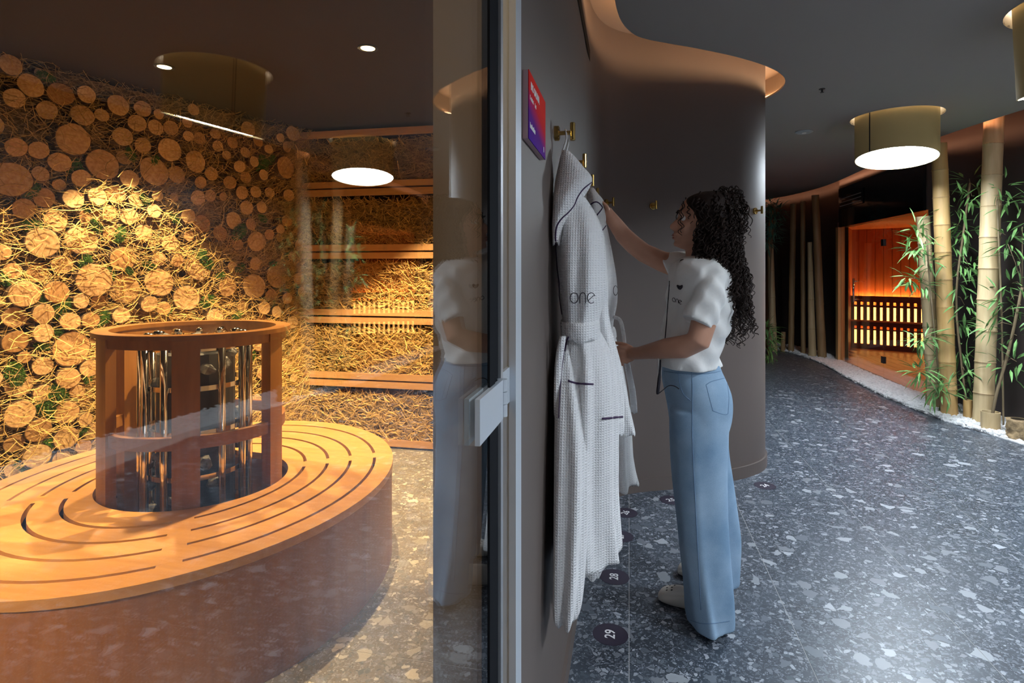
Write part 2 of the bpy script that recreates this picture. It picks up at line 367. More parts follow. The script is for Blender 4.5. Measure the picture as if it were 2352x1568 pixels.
# ---- corridor ceiling with lamp holes and cove gaps
EDG_IN = spline([(-.07, -1.5), (-.07, .5), (-.07, 2.0), (-.068, 2.55), (-.05, 2.85), (0, 3.04), (.09, 3.17), (.37, 3.36), (.6, 3.53), (.795, 3.71), (.93, 3.88), (1.01, 4.05), (1.03, 4.24), (.98, 4.44), (.86, 4.62), (.6, 4.76), (-.3, 4.82), (-2, 4.82)], 110)
EDG_OUT = spline([(3.55, -1.5), (3.55, 1.0), (3.5, 2.8), (3.22, 4.4), (3.02, 5.13), (2.87, 5.97), (2.84, 6.8), (2.86, 8.0), (2.87, 9.0), (2.78, 9.75), (2.5, 10.6), (1.9, 11.35), (1.0, 11.75), (-2, 11.95)], 90)
LAMPS = [(2.12, 3.14, (.273, .04)), (2.13, 5.18, (-.06, -.14)), (2.05, 1.1, (.07, -.115)), (2.0, -.9, (.0, -.1))]  # last two lamps are invented, out of view, to light the near corridor
HR = .325
bm = bmesh.new()
def loop(pts):
    vs = [bm.verts.new((p[0], p[1], HC)) for p in pts]
    return [bm.edges.new((vs[k], vs[(k+1) % len(vs)])) for k in range(len(vs))]
ed = loop(list(EDG_IN) + list(EDG_OUT)[::-1])
for lx, ly, _ in LAMPS: ed += loop([(lx+HR*math.cos(2*PI*k/40), ly+HR*math.sin(2*PI*k/40)) for k in range(40)])
bmesh.ops.triangle_fill(bm, use_beauty=True, edges=ed)
ret = bmesh.ops.extrude_face_region(bm, geom=bm.faces[:])
for v in ret['geom']:
    if isinstance(v, bmesh.types.BMVert): v.co.z += .012
bmesh.ops.recalc_face_normals(bm, faces=bm.faces)
me = bpy.data.meshes.new('ceiling'); bm.to_mesh(me); bm.free(); me.materials.append(M_ceil)
ob('ceiling', me, None, label='grey brown corridor ceiling with curved glowing edges', kind='structure')
# slot fascias standing on the ceiling edge, set back to leave a lip, and slot ceiling
fs = MB(); extrude_line(fs, offset(EDG_IN, .05), HC, HV); extrude_line(fs, offset(EDG_OUT, -.05), HC, HV)
ob('trim_1', fs, M_jamb, label='upright fascia inside the cove gap', kind='structure')
ob('ceiling_void', MB().box((-2.1, -1.6, HV), (4.0, 12.4, HV+.05)), M_jamb, label='upper ceiling above the cove gap', kind='structure')
def strip(path, d, z0, z1, mat, name, label):
    a = offset(path, d); mb = MB()
    mb.loft([[p+UP*z0 for p in a], [p+UP*z1 for p in a]], closed=False)
    o = ob(name, mb, mat, label=label, cat='light strip'); return o
strip(EDG_IN[5:104], .046, HC+.014, HC+.034, M_cove, 'cove_light_strip', 'warm led strip hidden in the gap above the hook wall')
strip(EDG_OUT[20:84], -.046, HC+.014, HC+.034, M_cove2, 'cove_light_strip', 'copper led strip hidden in the gap above the bamboo')
# ---- straw room shell
LW0, LW1 = Vector((-3.12, 2.305, 0)), Vector((-2.53, 3.94, 0))       # log wall runs through these floor points
LD = (LW1-LW0).normalized(); LN = Vector((LD.y, -LD.x, 0))          # wall direction and normal into the room
LWS = LW0-LD*2.6
wmb = MB(); a, b = LWS-LN*.06, LW1+LD*.15-LN*.06
wmb.add([a, b, b-LN*.1, a-LN*.1, a+UP*HL, b+UP*HL, b-LN*.1+UP*HL, a-LN*.1+UP*HL], [(3,2,1,0),(4,5,6,7),(0,1,5,4),(1,2,6,5),(2,3,7,6),(3,0,4,7)])
wall_log = ob('wall_left', wmb, M_mat, label='wall covered with sawn log ends, straw and moss', kind='structure')
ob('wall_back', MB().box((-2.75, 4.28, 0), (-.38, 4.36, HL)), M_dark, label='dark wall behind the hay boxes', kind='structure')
ob('wall_front', MB().box((-4.3, -1.6, 0), (-.24, -1.5, HL)), M_wall, label='brown end wall of the straw room', kind='structure')
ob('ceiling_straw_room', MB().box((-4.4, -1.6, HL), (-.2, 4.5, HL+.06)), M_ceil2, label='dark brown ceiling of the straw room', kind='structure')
ob('trim_2', MB().box((-.222, -1.5, HL-.02), (-.2, 1.08, HV)), M_wall, label='brown bulkhead above the glass door', kind='structure')
# ---- glass door with frame and hinge
GX = -.212
dr = thing('door_1', (GX, .4, 0), 'frameless clear glass door of the straw room', None, kind='structure')
g = MB().box((GX-.004, -1.45, .01), (GX+.004, .838, HL-.03)); ob('glass_pane', g, M_glass, dr)
ob('gasket', MB().box((GX-.007, .838, 0), (GX+.006, .872, HL-.02)), M_rubber, dr)
ob('seal_strip', MB().box((GX-.006, .873, 0), (GX+.002, .877, HL-.02)), M_alu2, dr)
ob('gasket', MB().box((GX-.008, .878, 0), (GX+.000, .918, HL-.02)), M_rubber, dr)
ob('frame_profile', MB().box((GX-.006, .922, 0), (GX+.004, .936, HL-.02)).box((GX-.012, .938, 0), (GX+.001, .952, HL-.02)), M_alu, dr)
fp = MB().box((-.239, 1.03, 0), (-.2175, 1.08, HL)).box((-.2165, 1.026, 0), (-.2035, 1.08, HL)).box((-.2178, 1.034, 0), (-.216, 1.08, HL))
ob('frame_profile', fp, M_alu2, dr)
hz0, hz1 = 1.088, 1.152
hg = ob('hinge', MB().box((GX+.0042, .758, hz0), (GX+.0115, .905, hz1)).box((GX-.0112, .758, hz0), (GX-.0042, .905, hz1)), M_alu2, dr)
ob('hinge_leaf', MB().box((GX-.009, .918, hz0), (GX-.003, 1.03, hz1)), M_alu2, hg)
kn = MB()
for k in range(3): kn.lathe((GX+.0085, .912, hz0+.003+k*.0205), [(.0085, 0), (.0085, .0195)], 14)
ob('hinge_knuckle', kn, M_alu2, hg, smooth=False)

# ================================================================== CORRIDOR LAMPS
def drum_lamp(x, y, g, label):
    t = thing('drum_ceiling_lamp', (x, y, HC), label, 'ceiling lamp', 'tilted drum lamps in the corridor ceiling')
    gx, gy = g; R = .29; n = 48; zc = 2.235
    def zb(px, py): return zc+gx*px+gy*py
    cs = [(math.cos(2*PI*k/n), math.sin(2*PI*k/n)) for k in range(n)]
    ring = lambda r, fz: [Vector((x+r*c-gx*.18*(fz(r*c, r*s)-HC), y+r*s-gy*.18*(fz(r*c, r*s)-HC), fz(r*c, r*s))) for c, s in cs]
    top = lambda a, b: HC+.06
    ob('drum_shade', MB().loft([ring(R, top), ring(R, zb), ring(R-.006, zb), ring(R-.006, top), ring(R, top)], cap=False), M_drum, t, smooth=True)
    ds = t.children[0].data; ds.set_sharp_from_angle(angle=.6)
    dz = lambda a, b: zb(a, b)+.006
    ob('diffuser', MB().loft([ring(R-.0065, dz), ring(R-.0065, lambda a, b: dz(a, b)+.004)]), M_lamp, t)
    ob('ceiling_collar', MB().loft([[Vector((x+HR*c, y+HR*s, HC-.004)) for c, s in cs], [Vector((x+(HR-.004)*c, y+(HR-.004)*s, HC+.13)) for c, s in cs]], cap=False), M_collar, t, smooth=True)
    ob('lamp_cap', MB().lathe((x, y, HC+.05), [(R, 0), (R, .012)], 32), M_collar, t)
    ob('uplight_ring', MB().lathe((x, y, HC+.062), [(R-.03, 0), (R-.03, .004)], 32), M_uplight, t)
    ob('suspension_bracket', MB().beam((x-R*.75, y-R*.75, HC+.02), (x-R*.75, y-R*.75, HC+.16), .012, .012, up=(1, 0, 0)), M_iron, t)
    ro, rb = ring(R+.002, top), ring(R+.002, zb); e1 = ro[28].lerp(ro[29], .25); e2 = rb[28].lerp(rb[29], .25)
    ob('drum_seam', MB().add([rb[28], e2, e1, ro[28]], [(0, 1, 2, 3)]), M_iron, t)
    return t
for (x, y, g), lb in zip(LAMPS, ('beige drum lamp with its round diffuser tilted towards the curved hook wall', 'beige drum lamp with bright round diffuser hanging before the sauna and bamboo', 'added out-of-view beige drum lamp lighting the floor beside the glass door', 'added out-of-view beige drum lamp by the corridor end wall')):
    drum_lamp(x, y, g, lb)
p = atz(1847, 302, HC)
t = thing('smoke_detector', p, 'round flat grey detector disc on the corridor ceiling', 'detector')
ob('detector_body', MB().lathe(p, [(.075, 0), (.075, -.006), (.06, -.014)], 28), M_det, t); ob('detector_lens', MB().lathe(p-UP*.014, [(.02, 0), (.016, -.005)], 16), M_white, t)
p = atz(1888, 204, HC); t = thing('sprinkler_head', p, 'tiny dark sprinkler head in the corridor ceiling', 'sprinkler')
ob('sprinkler_rose', MB().lathe(p, [(.02, 0), (.02, -.004)], 16), M_iron, t); ob('sprinkler_nozzle', MB().lathe(p-UP*.004, [(.008, 0), (.005, -.018), (.012, -.02), (.012, -.022)], 12), M_iron, t)

# ================================================================== STRAW ROOM SPOTS
def spot(p, tgt, label, power=SPOT_W, ang=82, blend=.25, r=.03):
    t = thing('recessed_spotlight', p, label, 'spotlight', 'recessed spots in the straw room ceiling')
    ob('trim_ring', MB().lathe(p, [(.05, 0), (.05, -.004), (.036, -.004), (.036, 0)], 24, cap=False), M_iron, t)
    ob('spot_lens', MB().lathe(p-UP*.001, [(.034, 0), (.034, -.002)], 20), M_spot, t)
    l = bpy.data.lights.new('spot', 'SPOT'); l.energy = power; l.color = WARM; l.spot_size = math.radians(ang); l.spot_blend = blend; l.shadow_soft_size = r
    lo = bpy.data.objects.new('spot_beam', l); COL.objects.link(lo); lo.parent = t; lo.location = (0, 0, -.02)
    d = Vector(tgt)-(Vector(p)-UP*.02); lo.rotation_euler = d.to_track_quat('-Z', 'Y').to_euler()
S1 = Vector((-1.256, 2.60, HL)); S2 = Vector((-2.44, 2.62, HL)); S3 = Vector((-1.0, 3.42, HL)); S4 = Vector((-2.86, 1.84, HL)); S6 = Vector((-.95, -.25, HL)); S7 = Vector((-2.4, -.5, HL))
dn = lambda p: p-UP*2
spot(S1, dn(S1), 'warm recessed spot over the floor beside the round bench', 380, 106, .15, .02)
spot(S2, dn(S2), 'warm recessed spot close to the log wall', 280, 78, .2)
spot(S3, dn(S3)+Vector((-.4, .1, 0)), 'warm recessed spot in the corner before the hay boxes', 400, 66)
spot(S4, dn(S4), 'warm recessed spot by the near end of the log wall', 230, 64, .2)
spot(S6, (-.31, 1.08, 1.0), 'warm recessed spot turned to the end of the hook wall', 17, 60)
spot(S7, (-1.8, 1.1, .05), 'warm recessed spot turned to the near side of the round bench', 600, 34, .7)

# ================================================================== LOG WALL
def on_logwall(x, y, off=0.0):
    r = ray(x, y); t = ((LW0+LN*off)-C0).dot(LN)/r.dot(LN); return C0+r*t
LOG1 = [(40,230,150),(190,380,170),(270,290,100),(410,440,170),(580,440,140),(815,520,150),(990,545,120),(1095,585,80),(60,470,170),(310,550,150),(560,590,150),(700,590,130),(940,650,130),(1075,675,120),(1200,675,110),(1310,740,80),(1415,745,90),(480,760,230),(840,740,140),(1000,800,120),(1180,840,170),(70,820,140),(240,840,130),(710,940,220),(390,925,150),(875,890,140),(1070,985,210),(1375,920,160),(40,1050,260),(260,1010,160),(890,1045,130),(540,1040,130),(395,1085,90),(1655,780,90),(1820,775,80),(2030,815,80),(1740,850,80),(1895,830,70),(2005,965,160),(1600,870,70),(1675,955,90),(1790,920,80),(1750,1030,90),(1850,1015,80),(1500,1005,100),(1620,1070,100),(1410,1070,90),(1250,1010,130),(1700,1140,100),(1810,1135,90),(1910,1140,80),(2030,1160,90),(1490,1160,90),(290,1180,140),(480,1190,140),(650,1170,130),(800,1155,140),(140,1260,150),(370,1340,160),(620,1315,140),(755,1285,110),(890,1310,120),(1065,1275,100),(950,1190,110),(1745,1245,110),(1835,1245,110),(2030,1340,90),(1305,1310,110),(1650,1340,130),(1770,1365,90),(260,1500,230),(560,1480,240),(780,1430,120),(1000,1430,120),(1190,1500,120),(1090,1500,80),(1805,1490,150),(1690,1510,90),(1910,1440,80),(1520,720,80),(1380,1180,110),(1560,1430,110)]
LOG2 = [(395,140,130),(235,195,130),(785,100,170),(590,235,220),(60,180,110),(1040,100,100),(1150,110,90),(130,330,180),(340,320,150),(815,300,200),(1025,260,185),(1295,160,160),(1205,360,170),(1490,290,130),(1655,280,165),(1830,215,160),(1680,130,90),(1520,150,70),(950,395,120),(1055,425,120),(500,380,130),(640,390,130),(70,490,170),(245,460,150),(425,515,120),(560,505,130),(770,470,110),(1785,345,90),(1870,360,80),(1600,415,80),(1715,425,90),(1800,450,80),(250,590,160),(440,695,230),(70,650,150),(130,750,160),(255,810,160),(590,660,100),(415,890,140),(570,820,120),(110,940,160),(260,990,160),(490,980,140),(100,1120,180),(410,1115,150),(540,1040,130),(230,1230,160),(70,1320,170),(405,1285,150),(530,1160,140),(210,1395,160),(520,1340,130),(380,1420,120),(60,1490,150),(1700,660,100),(1740,730,90),(1710,850,90),(1750,930,100)]
logs = []   # (s, z, r) on the wall plane
def add_log(px, py, dpx):
    p = on_logwall(px, py); d = (p-C0).dot(FW); logs.append(((p-LW0).dot(LD), p.z, dpx*d/F/2))
for x, y, d in LOG1: add_log(x/3.136, 80+y/3.136, d/3.136)
for x, y, d in LOG2: add_log(x/2.904, 560+y/2.904, d/2.904)
ok = []
for s, z, r in logs:      # keep neighbours from running into each other
    for s2, z2, r2 in ok:
        dd = math.hypot(s-s2, z-z2)
        if dd < r+r2: r = min(r, max(.028, dd-r2-.001))
    ok.append((s, z, min(r, HL-.01-z) if z+r > HL else r))
logs = ok
tries = 0
while len(logs) < 296 and tries < 60000:
    tries += 1; r = random.choice([.03, .035, .04, .05, .06]); s = random.uniform(-1.3, 1.78); z = random.uniform(.3, HL-.05)
    if s < -.1: r *= 1.4
    if all(math.hypot(s-a, z-b) > r+c-.004 for a, b, c in logs): logs.append((s, z, r))
log_meshes = []
for k in range(9):
    mb = MB(); n = 18; ph = [random.uniform(0, 6.28) for _ in range(3)]
    rad = [1+.045*math.sin(a+ph[0])+.035*math.sin(2*a+ph[1])+.02*math.sin(5*a+ph[2]) for a in [2*PI*j/n for j in range(n)]]
    ring = lambda f, z: [Vector((rad[j]*f*math.cos(2*PI*j/n), rad[j]*f*math.sin(2*PI*j/n), z)) for j in range(n)]
    mb.loft([ring(1, -1.5), ring(1, .0), ring(.955, .0), ring(.955, .0)], cap=False, mi=1)
    mb.loft([ring(.955, .0), ring(.93, .012), ring(.4, .014)], cap=False); c = len(mb.v); mb.add(ring(.4, .014), [tuple(range(n))])
    log_meshes.append(mb.mesh('log_slice', [M_logf, M_bark]))
ang = math.atan2(LN.y, LN.x)
for i, (s, z, r) in enumerate(logs):
    off = random.uniform(.03, .085) if r > .03 else random.uniform(.0, .04)
    p = LW0+LD*s+UP*z+LN*off
    rot = Matrix.Rotation(ang, 4, 'Z') @ Matrix.Rotation(PI/2+random.uniform(-.1, .1), 4, 'Y') @ Matrix.Rotation(random.uniform(-.1, .1), 4, 'X') @ Matrix.Rotation(random.uniform(0, 6.28), 4, 'Z')
    piece('log_slice', log_meshes[i % 9], wall_log, p, rot.to_euler(), (r, r, .1))
def strand(mb, p, d, nrm, length, wd, bend):
    d = d.normalized(); sd = d.cross(nrm).normalized(); k = 3; q = []
    for i in range(k+1):
        t = i/k-.5; c = p+d*(t*length)+sd*(bend*(t*t-.08)*length)+nrm*(random.uniform(-.006, .006))
        q += [c-sd*wd/2, c+sd*wd/2+nrm*wd*.5]
    mb.add(q, [(2*i, 2*i+1, 2*i+3, 2*i+2) for i in range(k)])
mb = MB(); mb2 = MB()
for i in range(17000):
    s = random.uniform(-1.2, 1.86) if i % 7 else random.uniform(1.6, 1.92); z = random.uniform(.15, HL-.01)
    front = random.random() < .30
    off = random.uniform(.07, .115) if front else random.uniform(.0, .06)
    a = random.gauss(0, .75)
    dr_ = LD*math.cos(a)+UP*math.sin(a)+LN*random.uniform(-.25, .25)
    L_ = random.uniform(.05, .16) if front else random.uniform(.08, .24)
    strand(mb if i % 3 else mb2, LW0+LD*s+UP*z+LN*off, dr_, LN, L_, random.uniform(.0015, .0036), random.uniform(-.9, .9))
ob('loose_straw', mb, M_straw, wall_log, kind='stuff'); ob('loose_straw', mb2, M_straw2, wall_log, kind='stuff')
def moss_mesh(k):
    rnd = random.Random(k); mb = MB()
    for i in range(420):
        a = rnd.uniform(0, 6.28); q = math.sqrt(rnd.random()); c = Vector((q*math.cos(a), q*.62*math.sin(a), .35*(1-q*q)))
        n_ = Vector((rnd.uniform(-1, 1), rnd.uniform(-1, 1), rnd.uniform(.3, 1.2))).normalized(); s = n_.orthogonal().normalized()*rnd.uniform(.035, .07)
        mb.add([c-s, c+s, c+n_*rnd.uniform(.2, .38), c+s.cross(n_)], [(0, 1, 2), (0, 2, 3), (1, 3, 2)])
    return mb.mesh('moss_clump', M_moss)
mm = [moss_mesh(k) for k in range(4)]
MOSS = [(x/3.136, 80+y/3.136, r) for x, y, r in ((940,860,.05),(540,970,.07),(1110,910,.05),(1040,1190,.05),(270,1400,.08),(860,1440,.06),(690,1375,.05),(1880,940,.09),(1260,1320,.05),(1720,1420,.08),(1890,1320,.05),(220,1120,.06),(640,1230,.05),(1950,900,.06),(330,300,.05))] + \
       [(x/2.904, 560+y/2.904, r) for x, y, r in ((570,130,.06),(730,205,.05),(990,145,.05),(1380,130,.07),(1600,160,.05),(1470,215,.045),(1380,380,.07),(260,370,.05),(410,430,.075),(680,500,.06),(370,590,.05),(100,870,.08),(390,1000,.08),(310,1100,.07),(310,1350,.06),(1820,130,.04),(1580,480,.05),(590,880,.05),(30,240,.05),(550,1240,.05),(1120,440,.045),(1910,330,.05),(1680,740,.05),(280,680,.045),(160,1480,.06),(1340,70,.05),(860,180,.04))]
for i, (x, y, r) in enumerate(MOSS):
    p = on_logwall(x, y, .05)
    rot = Matrix.Rotation(ang, 4, 'Z') @ Matrix.Rotation(PI/2, 4, 'Y') @ Matrix.Rotation(random.uniform(0, 6.28), 4, 'Z')
    r *= .85; piece('moss_clump', mm[i % 4], wall_log, p, rot.to_euler(), (r, r, r*.7))

# ================================================================== HAY BOXES
HY = 3.98; XL, XR = -2.53, -.385
zt = lambda y: atY(700, y, HY).z
LEV = [(303, 434), (437, 577), (580, 723), (726, 866), (869, 1030)]      # tops / bottoms of the five boxes in the photo at x=700
where = ('topmost wooden hay box under the ceiling, filled with dark hay', 'wooden hay box second from the top, in shade', 'wooden hay box in the middle of the stack, filled with golden hay', 'wooden hay box second from the floor, behind the heater rail', 'lowest wooden hay box standing on the floor')
for k, (ya, yb) in enumerate(LEV):
    z1, z0 = zt(ya), max(zt(yb), .015)
    t = thing('hay_box', ((XL+XR)/2, HY+.15, z0), where[k], 'hay box', 'stacked hay boxes')
    h = .048; e = .0015
    ob('rail', MB().box((XL, HY, z1-h), (XR, HY+.045, z1-e)), M_frame, t); ob('rail', MB().box((XL, HY, z0+e), (XR, HY+.045, z0+h)), M_frame, t)
    for xa in (XL, XR-.05): ob('stile', MB().box((xa, HY+.002, z0+h), (xa+.05, HY+.044, z1-h)), M_frame, t)
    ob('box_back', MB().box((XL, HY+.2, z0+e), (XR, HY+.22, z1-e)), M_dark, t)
    ob('box_floor', MB().box((XL, HY+.045, z0+e), (XR, HY+.2, z0+.02)), M_frame, t)
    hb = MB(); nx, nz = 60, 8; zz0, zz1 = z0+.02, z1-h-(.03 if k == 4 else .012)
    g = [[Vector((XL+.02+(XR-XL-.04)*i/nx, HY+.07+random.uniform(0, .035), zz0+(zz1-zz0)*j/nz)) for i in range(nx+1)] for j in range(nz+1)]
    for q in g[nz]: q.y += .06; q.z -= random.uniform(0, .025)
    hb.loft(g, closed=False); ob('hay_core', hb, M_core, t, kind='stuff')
    ha, hb2 = MB(), MB()
    for i in range(3900):
        z = random.uniform(zz0+.02, zz1-.02); p = Vector((random.uniform(XL+.04, XR-.06), HY+.03+random.uniform(-.02, .035), z))
        a = random.gauss(0, .7); d = Vector((math.cos(a), random.uniform(-.35, .35), math.sin(a)))
        room = min(z-z0-.01, z1-.01-z); d.z = max(-1, min(1, d.z)); d.z = math.copysign(min(abs(d.z), max(.02, room/.075)), d.z)
        strand(ha if i % 2 else hb2, p, d, Vector((0, -1, 0)), random.uniform(.04, .14), random.uniform(.0022, .006), random.uniform(-.8, .8))
    ob('hay', ha, M_straw, t, kind='stuff'); ob('hay', hb2, M_straw2, t, kind='stuff')

# ================================================================== ROUND BENCH
BC = Vector((-1.83, 2.14, 0)); BX, BY, BZ = .81, .93, .435
bench = thing('round_bench', BC, 'oval orange wooden bench with curved slots around the heater', 'bench')
def ering(f, z, a0, a1, n):
    rx, ry = (.374, .354) if f < .43 else (BX*f, BY*f)      # the heater hole is its own oval
    return [BC+Vector((rx*math.cos(a), ry*math.sin(a), z)) for a in [a0+(a1-a0)*k/n for k in range(n+1)]]
def sector(mb, f0, f1, z0, z1, a0=0, a1=2*PI, n=72, full=True):
    A, B, C, D = ering(f0, z0, a0, a1, n), ering(f1, z0, a0, a1, n), ering(f1, z1, a0, a1, n), ering(f0, z1, a0, a1, n)
    mb.loft([A, B, C, D, A], closed=False)
    if not full:
        mb.add([A[0], B[0], C[0], D[0], A[-1], B[-1], C[-1], D[-1]], [(0, 1, 2, 3), (7, 6, 5, 4)])
    return mb
SL = [.425, .522, .642, .764, .897, 1.0]; SW = .0085
for i in range(5):
    f0 = SL[i]+(SW if i else 0); f1 = SL[i+1]-(SW if i < 4 else 0)
    ob('seat_slat', sector(MB(), f0, f1, BZ-.03, BZ), M_bench, bench)
for i in range(1, 5):
    for a in (-51, 31, 124, -146):
        w_ = 2.6/SL[i]*.9; ob('seat_bridge', sector(MB(), SL[i]-SW, SL[i]+SW, BZ-.03, BZ, math.radians(a-w_), math.radians(a+w_), 4, False), M_bench, bench)
ob('bench_side', sector(MB(), .975, .995, .0, BZ-.03), M_benchside, bench, smooth=False)
ob('inner_side', sector(MB(), .425, .45, .0, BZ-.03), M_benchside, bench)
ob('under_panel', sector(MB(), .45, .975, BZ-.1, BZ-.09), M_rubber, bench)
for o in bench.children:
    if o.name.startswith(('bench_side', 'inner_side', 'seat_slat')): o.data.polygons.foreach_set('use_smooth', [True]*len(o.data.polygons)); o.data.set_sharp_from_angle(angle=.6)

# ================================================================== HEATER AND ITS RAIL
rail = thing('heater_rail', BC, 'round orange wooden guard rail standing around the sauna heater', 'guard rail')
RX, RY, RZ = .385, .36, 1.085
def arc(mb, f0, f1, z0, z1, a0=0, a1=360, n=64):
    P = lambda f, z: [BC+Vector((RX*f*math.cos(a), RY*f*math.sin(a), z)) for a in [math.radians(a0+(a1-a0)*k/n) for k in range(n+1)]]
    A, B, C, D = P(f0, z0), P(f1, z0), P(f1, z1), P(f0, z1); mb.loft([A, B, C, D, A], closed=False)
    if abs(a1-a0) < 359: mb.add([A[0], B[0], C[0], D[0], A[-1], B[-1], C[-1], D[-1]], [(0, 1, 2, 3), (7, 6, 5, 4)])
    return mb
ob('top_ring', arc(MB(), .84, 1.0, RZ-.018, RZ), M_rail, rail)
ob('upper_hoop', arc(MB(), .86, .95, RZ-.055, RZ-.018), M_rail, rail)
ob('lower_hoop', arc(MB(), .88, .94,   .652, .70), M_rail, rail)
ob('floor_hoop', arc(MB(), .86, .94, .0, .05), M_rail, rail)
for a in (-116, -57, 4, 64, 124, 180):
    ob('post', arc(MB(), .862, .965, .0, RZ-.02, a-7.5, a+7.5, 4), M_rail, rail)
for o in rail.children: o.data.polygons.foreach_set('use_smooth', [True]*len(o.data.polygons)); o.data.set_sharp_from_angle(angle=.6)
heat = thing('sauna_heater', BC, 'black tower sauna heater with vertical chrome tubes and stones', 'heater')
ob('heater_core', MB().lathe(BC, [(.15, .0), (.15, .98), (.13, .985)], 28), M_iron, heat, smooth=False)
for k in range(12):
    a = 2*PI*k/12+.12; q = BC+Vector((.205*math.cos(a), .205*math.sin(a), 0))
    ob('chrome_tube', MB().tube([q+UP*.02, q+UP*1.04], .0145, 12).tube([q+UP*1.04, q+UP*1.055-Vector((math.cos(a), math.sin(a), 0))*.02, q+UP*1.05-Vector((math.cos(a), math.sin(a), 0))*.05], .0145, 12), M_chrome, heat, smooth=True)
for z in (.12, .3, .48, .66, .84, 1.0):
    ob('cage_hoop', MB().loft([[BC+Vector((r*math.cos(2*PI*k/40), r*math.sin(2*PI*k/40), zz)) for k in range(40)] for r, zz in ((.186, z), (.192, z), (.192, z+.02), (.186, z+.02), (.186, z))], cap=False), M_chrome, heat)
stn = []
for k in range(4):
    mb = MB().ball((0, 0, 0), (1, .8, .7), 9, 6)
    for v in mb.v: v *= random.uniform(.82, 1.15)
    stn.append(mb.mesh('heater_stone', M_stone))
for k in range(60):
    a = random.uniform(0, 6.28); z = random.choice([random.uniform(.1, .95), random.uniform(.95, 1.03)]); r = .165 if z < .95 else random.uniform(.02, .16); s = random.uniform(.022, .034)
    piece('heater_stone', stn[k % 4], heat, BC+Vector((r*math.cos(a), r*math.sin(a), z)), (random.random()*6, random.random()*6, 0), (s, s, s))

# ================================================================== SAUNA BEHIND GLASS
SA, SB = Vector((2.99, 9.04, 0)), Vector((3.73, 10.76, 0)); SCn = Vector((5.4, 9.85, 0)); SZ = 2.02
sau = thing('wall_sauna', (4.2, 9, 0), 'red cedar boarded lining of the lit sauna', None, kind='structure')
def plank_wall(name, A, B, z0, z1, wd, mat, inward):
    d = (B-A); n = max(1, round(d.length/wd)); d.normalize(); nn = Vector((d.y, -d.x, 0)); nn = nn if nn.dot(inward-A) > 0 else -nn
    for i in range(n):
        p = A+d*((B-A).length*i/n+.003); q = A+d*((B-A).length*(i+1)/n-.003); t = random.uniform(.012, .018)
        ob(name, MB().add([p, q, q+nn*t, p+nn*t, p+UP*(z1-z0), q+UP*(z1-z0), q+nn*t+UP*(z1-z0), p+nn*t+UP*(z1-z0)], [(3,2,1,0),(4,5,6,7),(0,1,5,4),(1,2,6,5),(2,3,7,6),(3,0,4,7)]), mat, sau)
    mb = MB(); mb.add([A-nn*.03, B-nn*.03, B, A, A-nn*.03+UP*(z1-z0), B-nn*.03+UP*(z1-z0), B+UP*(z1-z0), A+UP*(z1-z0)], [(3,2,1,0),(4,5,6,7),(0,1,5,4),(1,2,6,5),(2,3,7,6),(3,0,4,7)])
    ob('wall_lining', mb, M_slat, sau)
ctr = Vector((4.1, 9, 0))
plank_wall('wall_board', SA, SB, 0, SZ, .14, M_cedar, ctr); plank_wall('wall_board', SB, SCn, 0, SZ, .12, M_cedar, ctr)
plank_wall('wall_board', Vector((5.4, 9.85, 0)), Vector((5.4, 6.6, 0)), 0, SZ, .2, M_cedar, ctr); plank_wall('wall_board', Vector((5.4, 6.62, 0)), Vector((3.1, 6.62, 0)), 0, SZ, .2, M_cedar, ctr)
ob('sauna_ceiling', MB().add([(3.0, 6.6, SZ), (5.45, 6.6, SZ), (5.45, 10.9, SZ), (3.7, 10.9, SZ), (3.0, 9.1, SZ), (3.0, 6.6, SZ+.04), (5.45, 6.6, SZ+.04), (5.45, 10.9, SZ+.04), (3.7, 10.9, SZ+.04), (3.0, 9.1, SZ+.04)], [(4,3,2,1,0),(5,6,7,8,9)]), M_cedar, sau)
for i in range(16):
    x = 3.05+i*.15; ob('floor_board', MB().box((x, 6.64, .0), (x+.146, 10.8 if x > 3.7 else 9.05+(x-2.99)*2.3, .02)), M_cedarf, sau)
# sauna glass front
sg = thing('door_2', (3.0, 7.85, 0), 'glass front and door of the red sauna', None, kind='structure')
for y0, y1 in ((6.66, 7.62), (7.625, 8.42), (8.425, 9.03)):
    ob('glass_pane', MB().box((2.996, y0, .02), (3.004, y1, 1.945)), M_glass2, sg)
ob('door_jamb', MB().box((2.96, 9.03, 0), (3.05, 9.12, 1.95)), M_bamY, sg)
ob('black_header', MB().box((2.975, 6.62, 1.945), (2.999, 9.05, 2.5)), M_black, sg)
hd = MB().tube([(2.93, 8.36, .9), (2.93, 8.36, 1.22)], .012, 10)
for z in (.94, 1.18): hd.tube([(2.93, 8.36, z), (2.996, 8.36, z)], .008, 8)
ob('door_handle', hd, M_chrome, sg, smooth=True)
for z in (.25, 1.66): ob('glass_hinge', MB().box((2.985, 7.59, z-.04), (3.015, 7.66, z+.04)), M_iron, sg)
ob('threshold', MB().box((2.96, 6.6, 0), (3.04, 9.05, .018)), M_iron, sg)
vg = thing('vent_grille', (2.96, 8.6, 2.3), 'thin slotted vent high on the black panel left of the sauna lamp glow', 'vent')
ob('vent_plate', MB().box((2.962, 8.15, 2.2), (2.975, 9.0, 2.4)), M_black, vg)
for k in range(3): ob('vent_slat', MB().box((2.955, 8.2, 2.235+k*.05), (2.963, 8.95, 2.243+k*.05)), M_alu, vg)
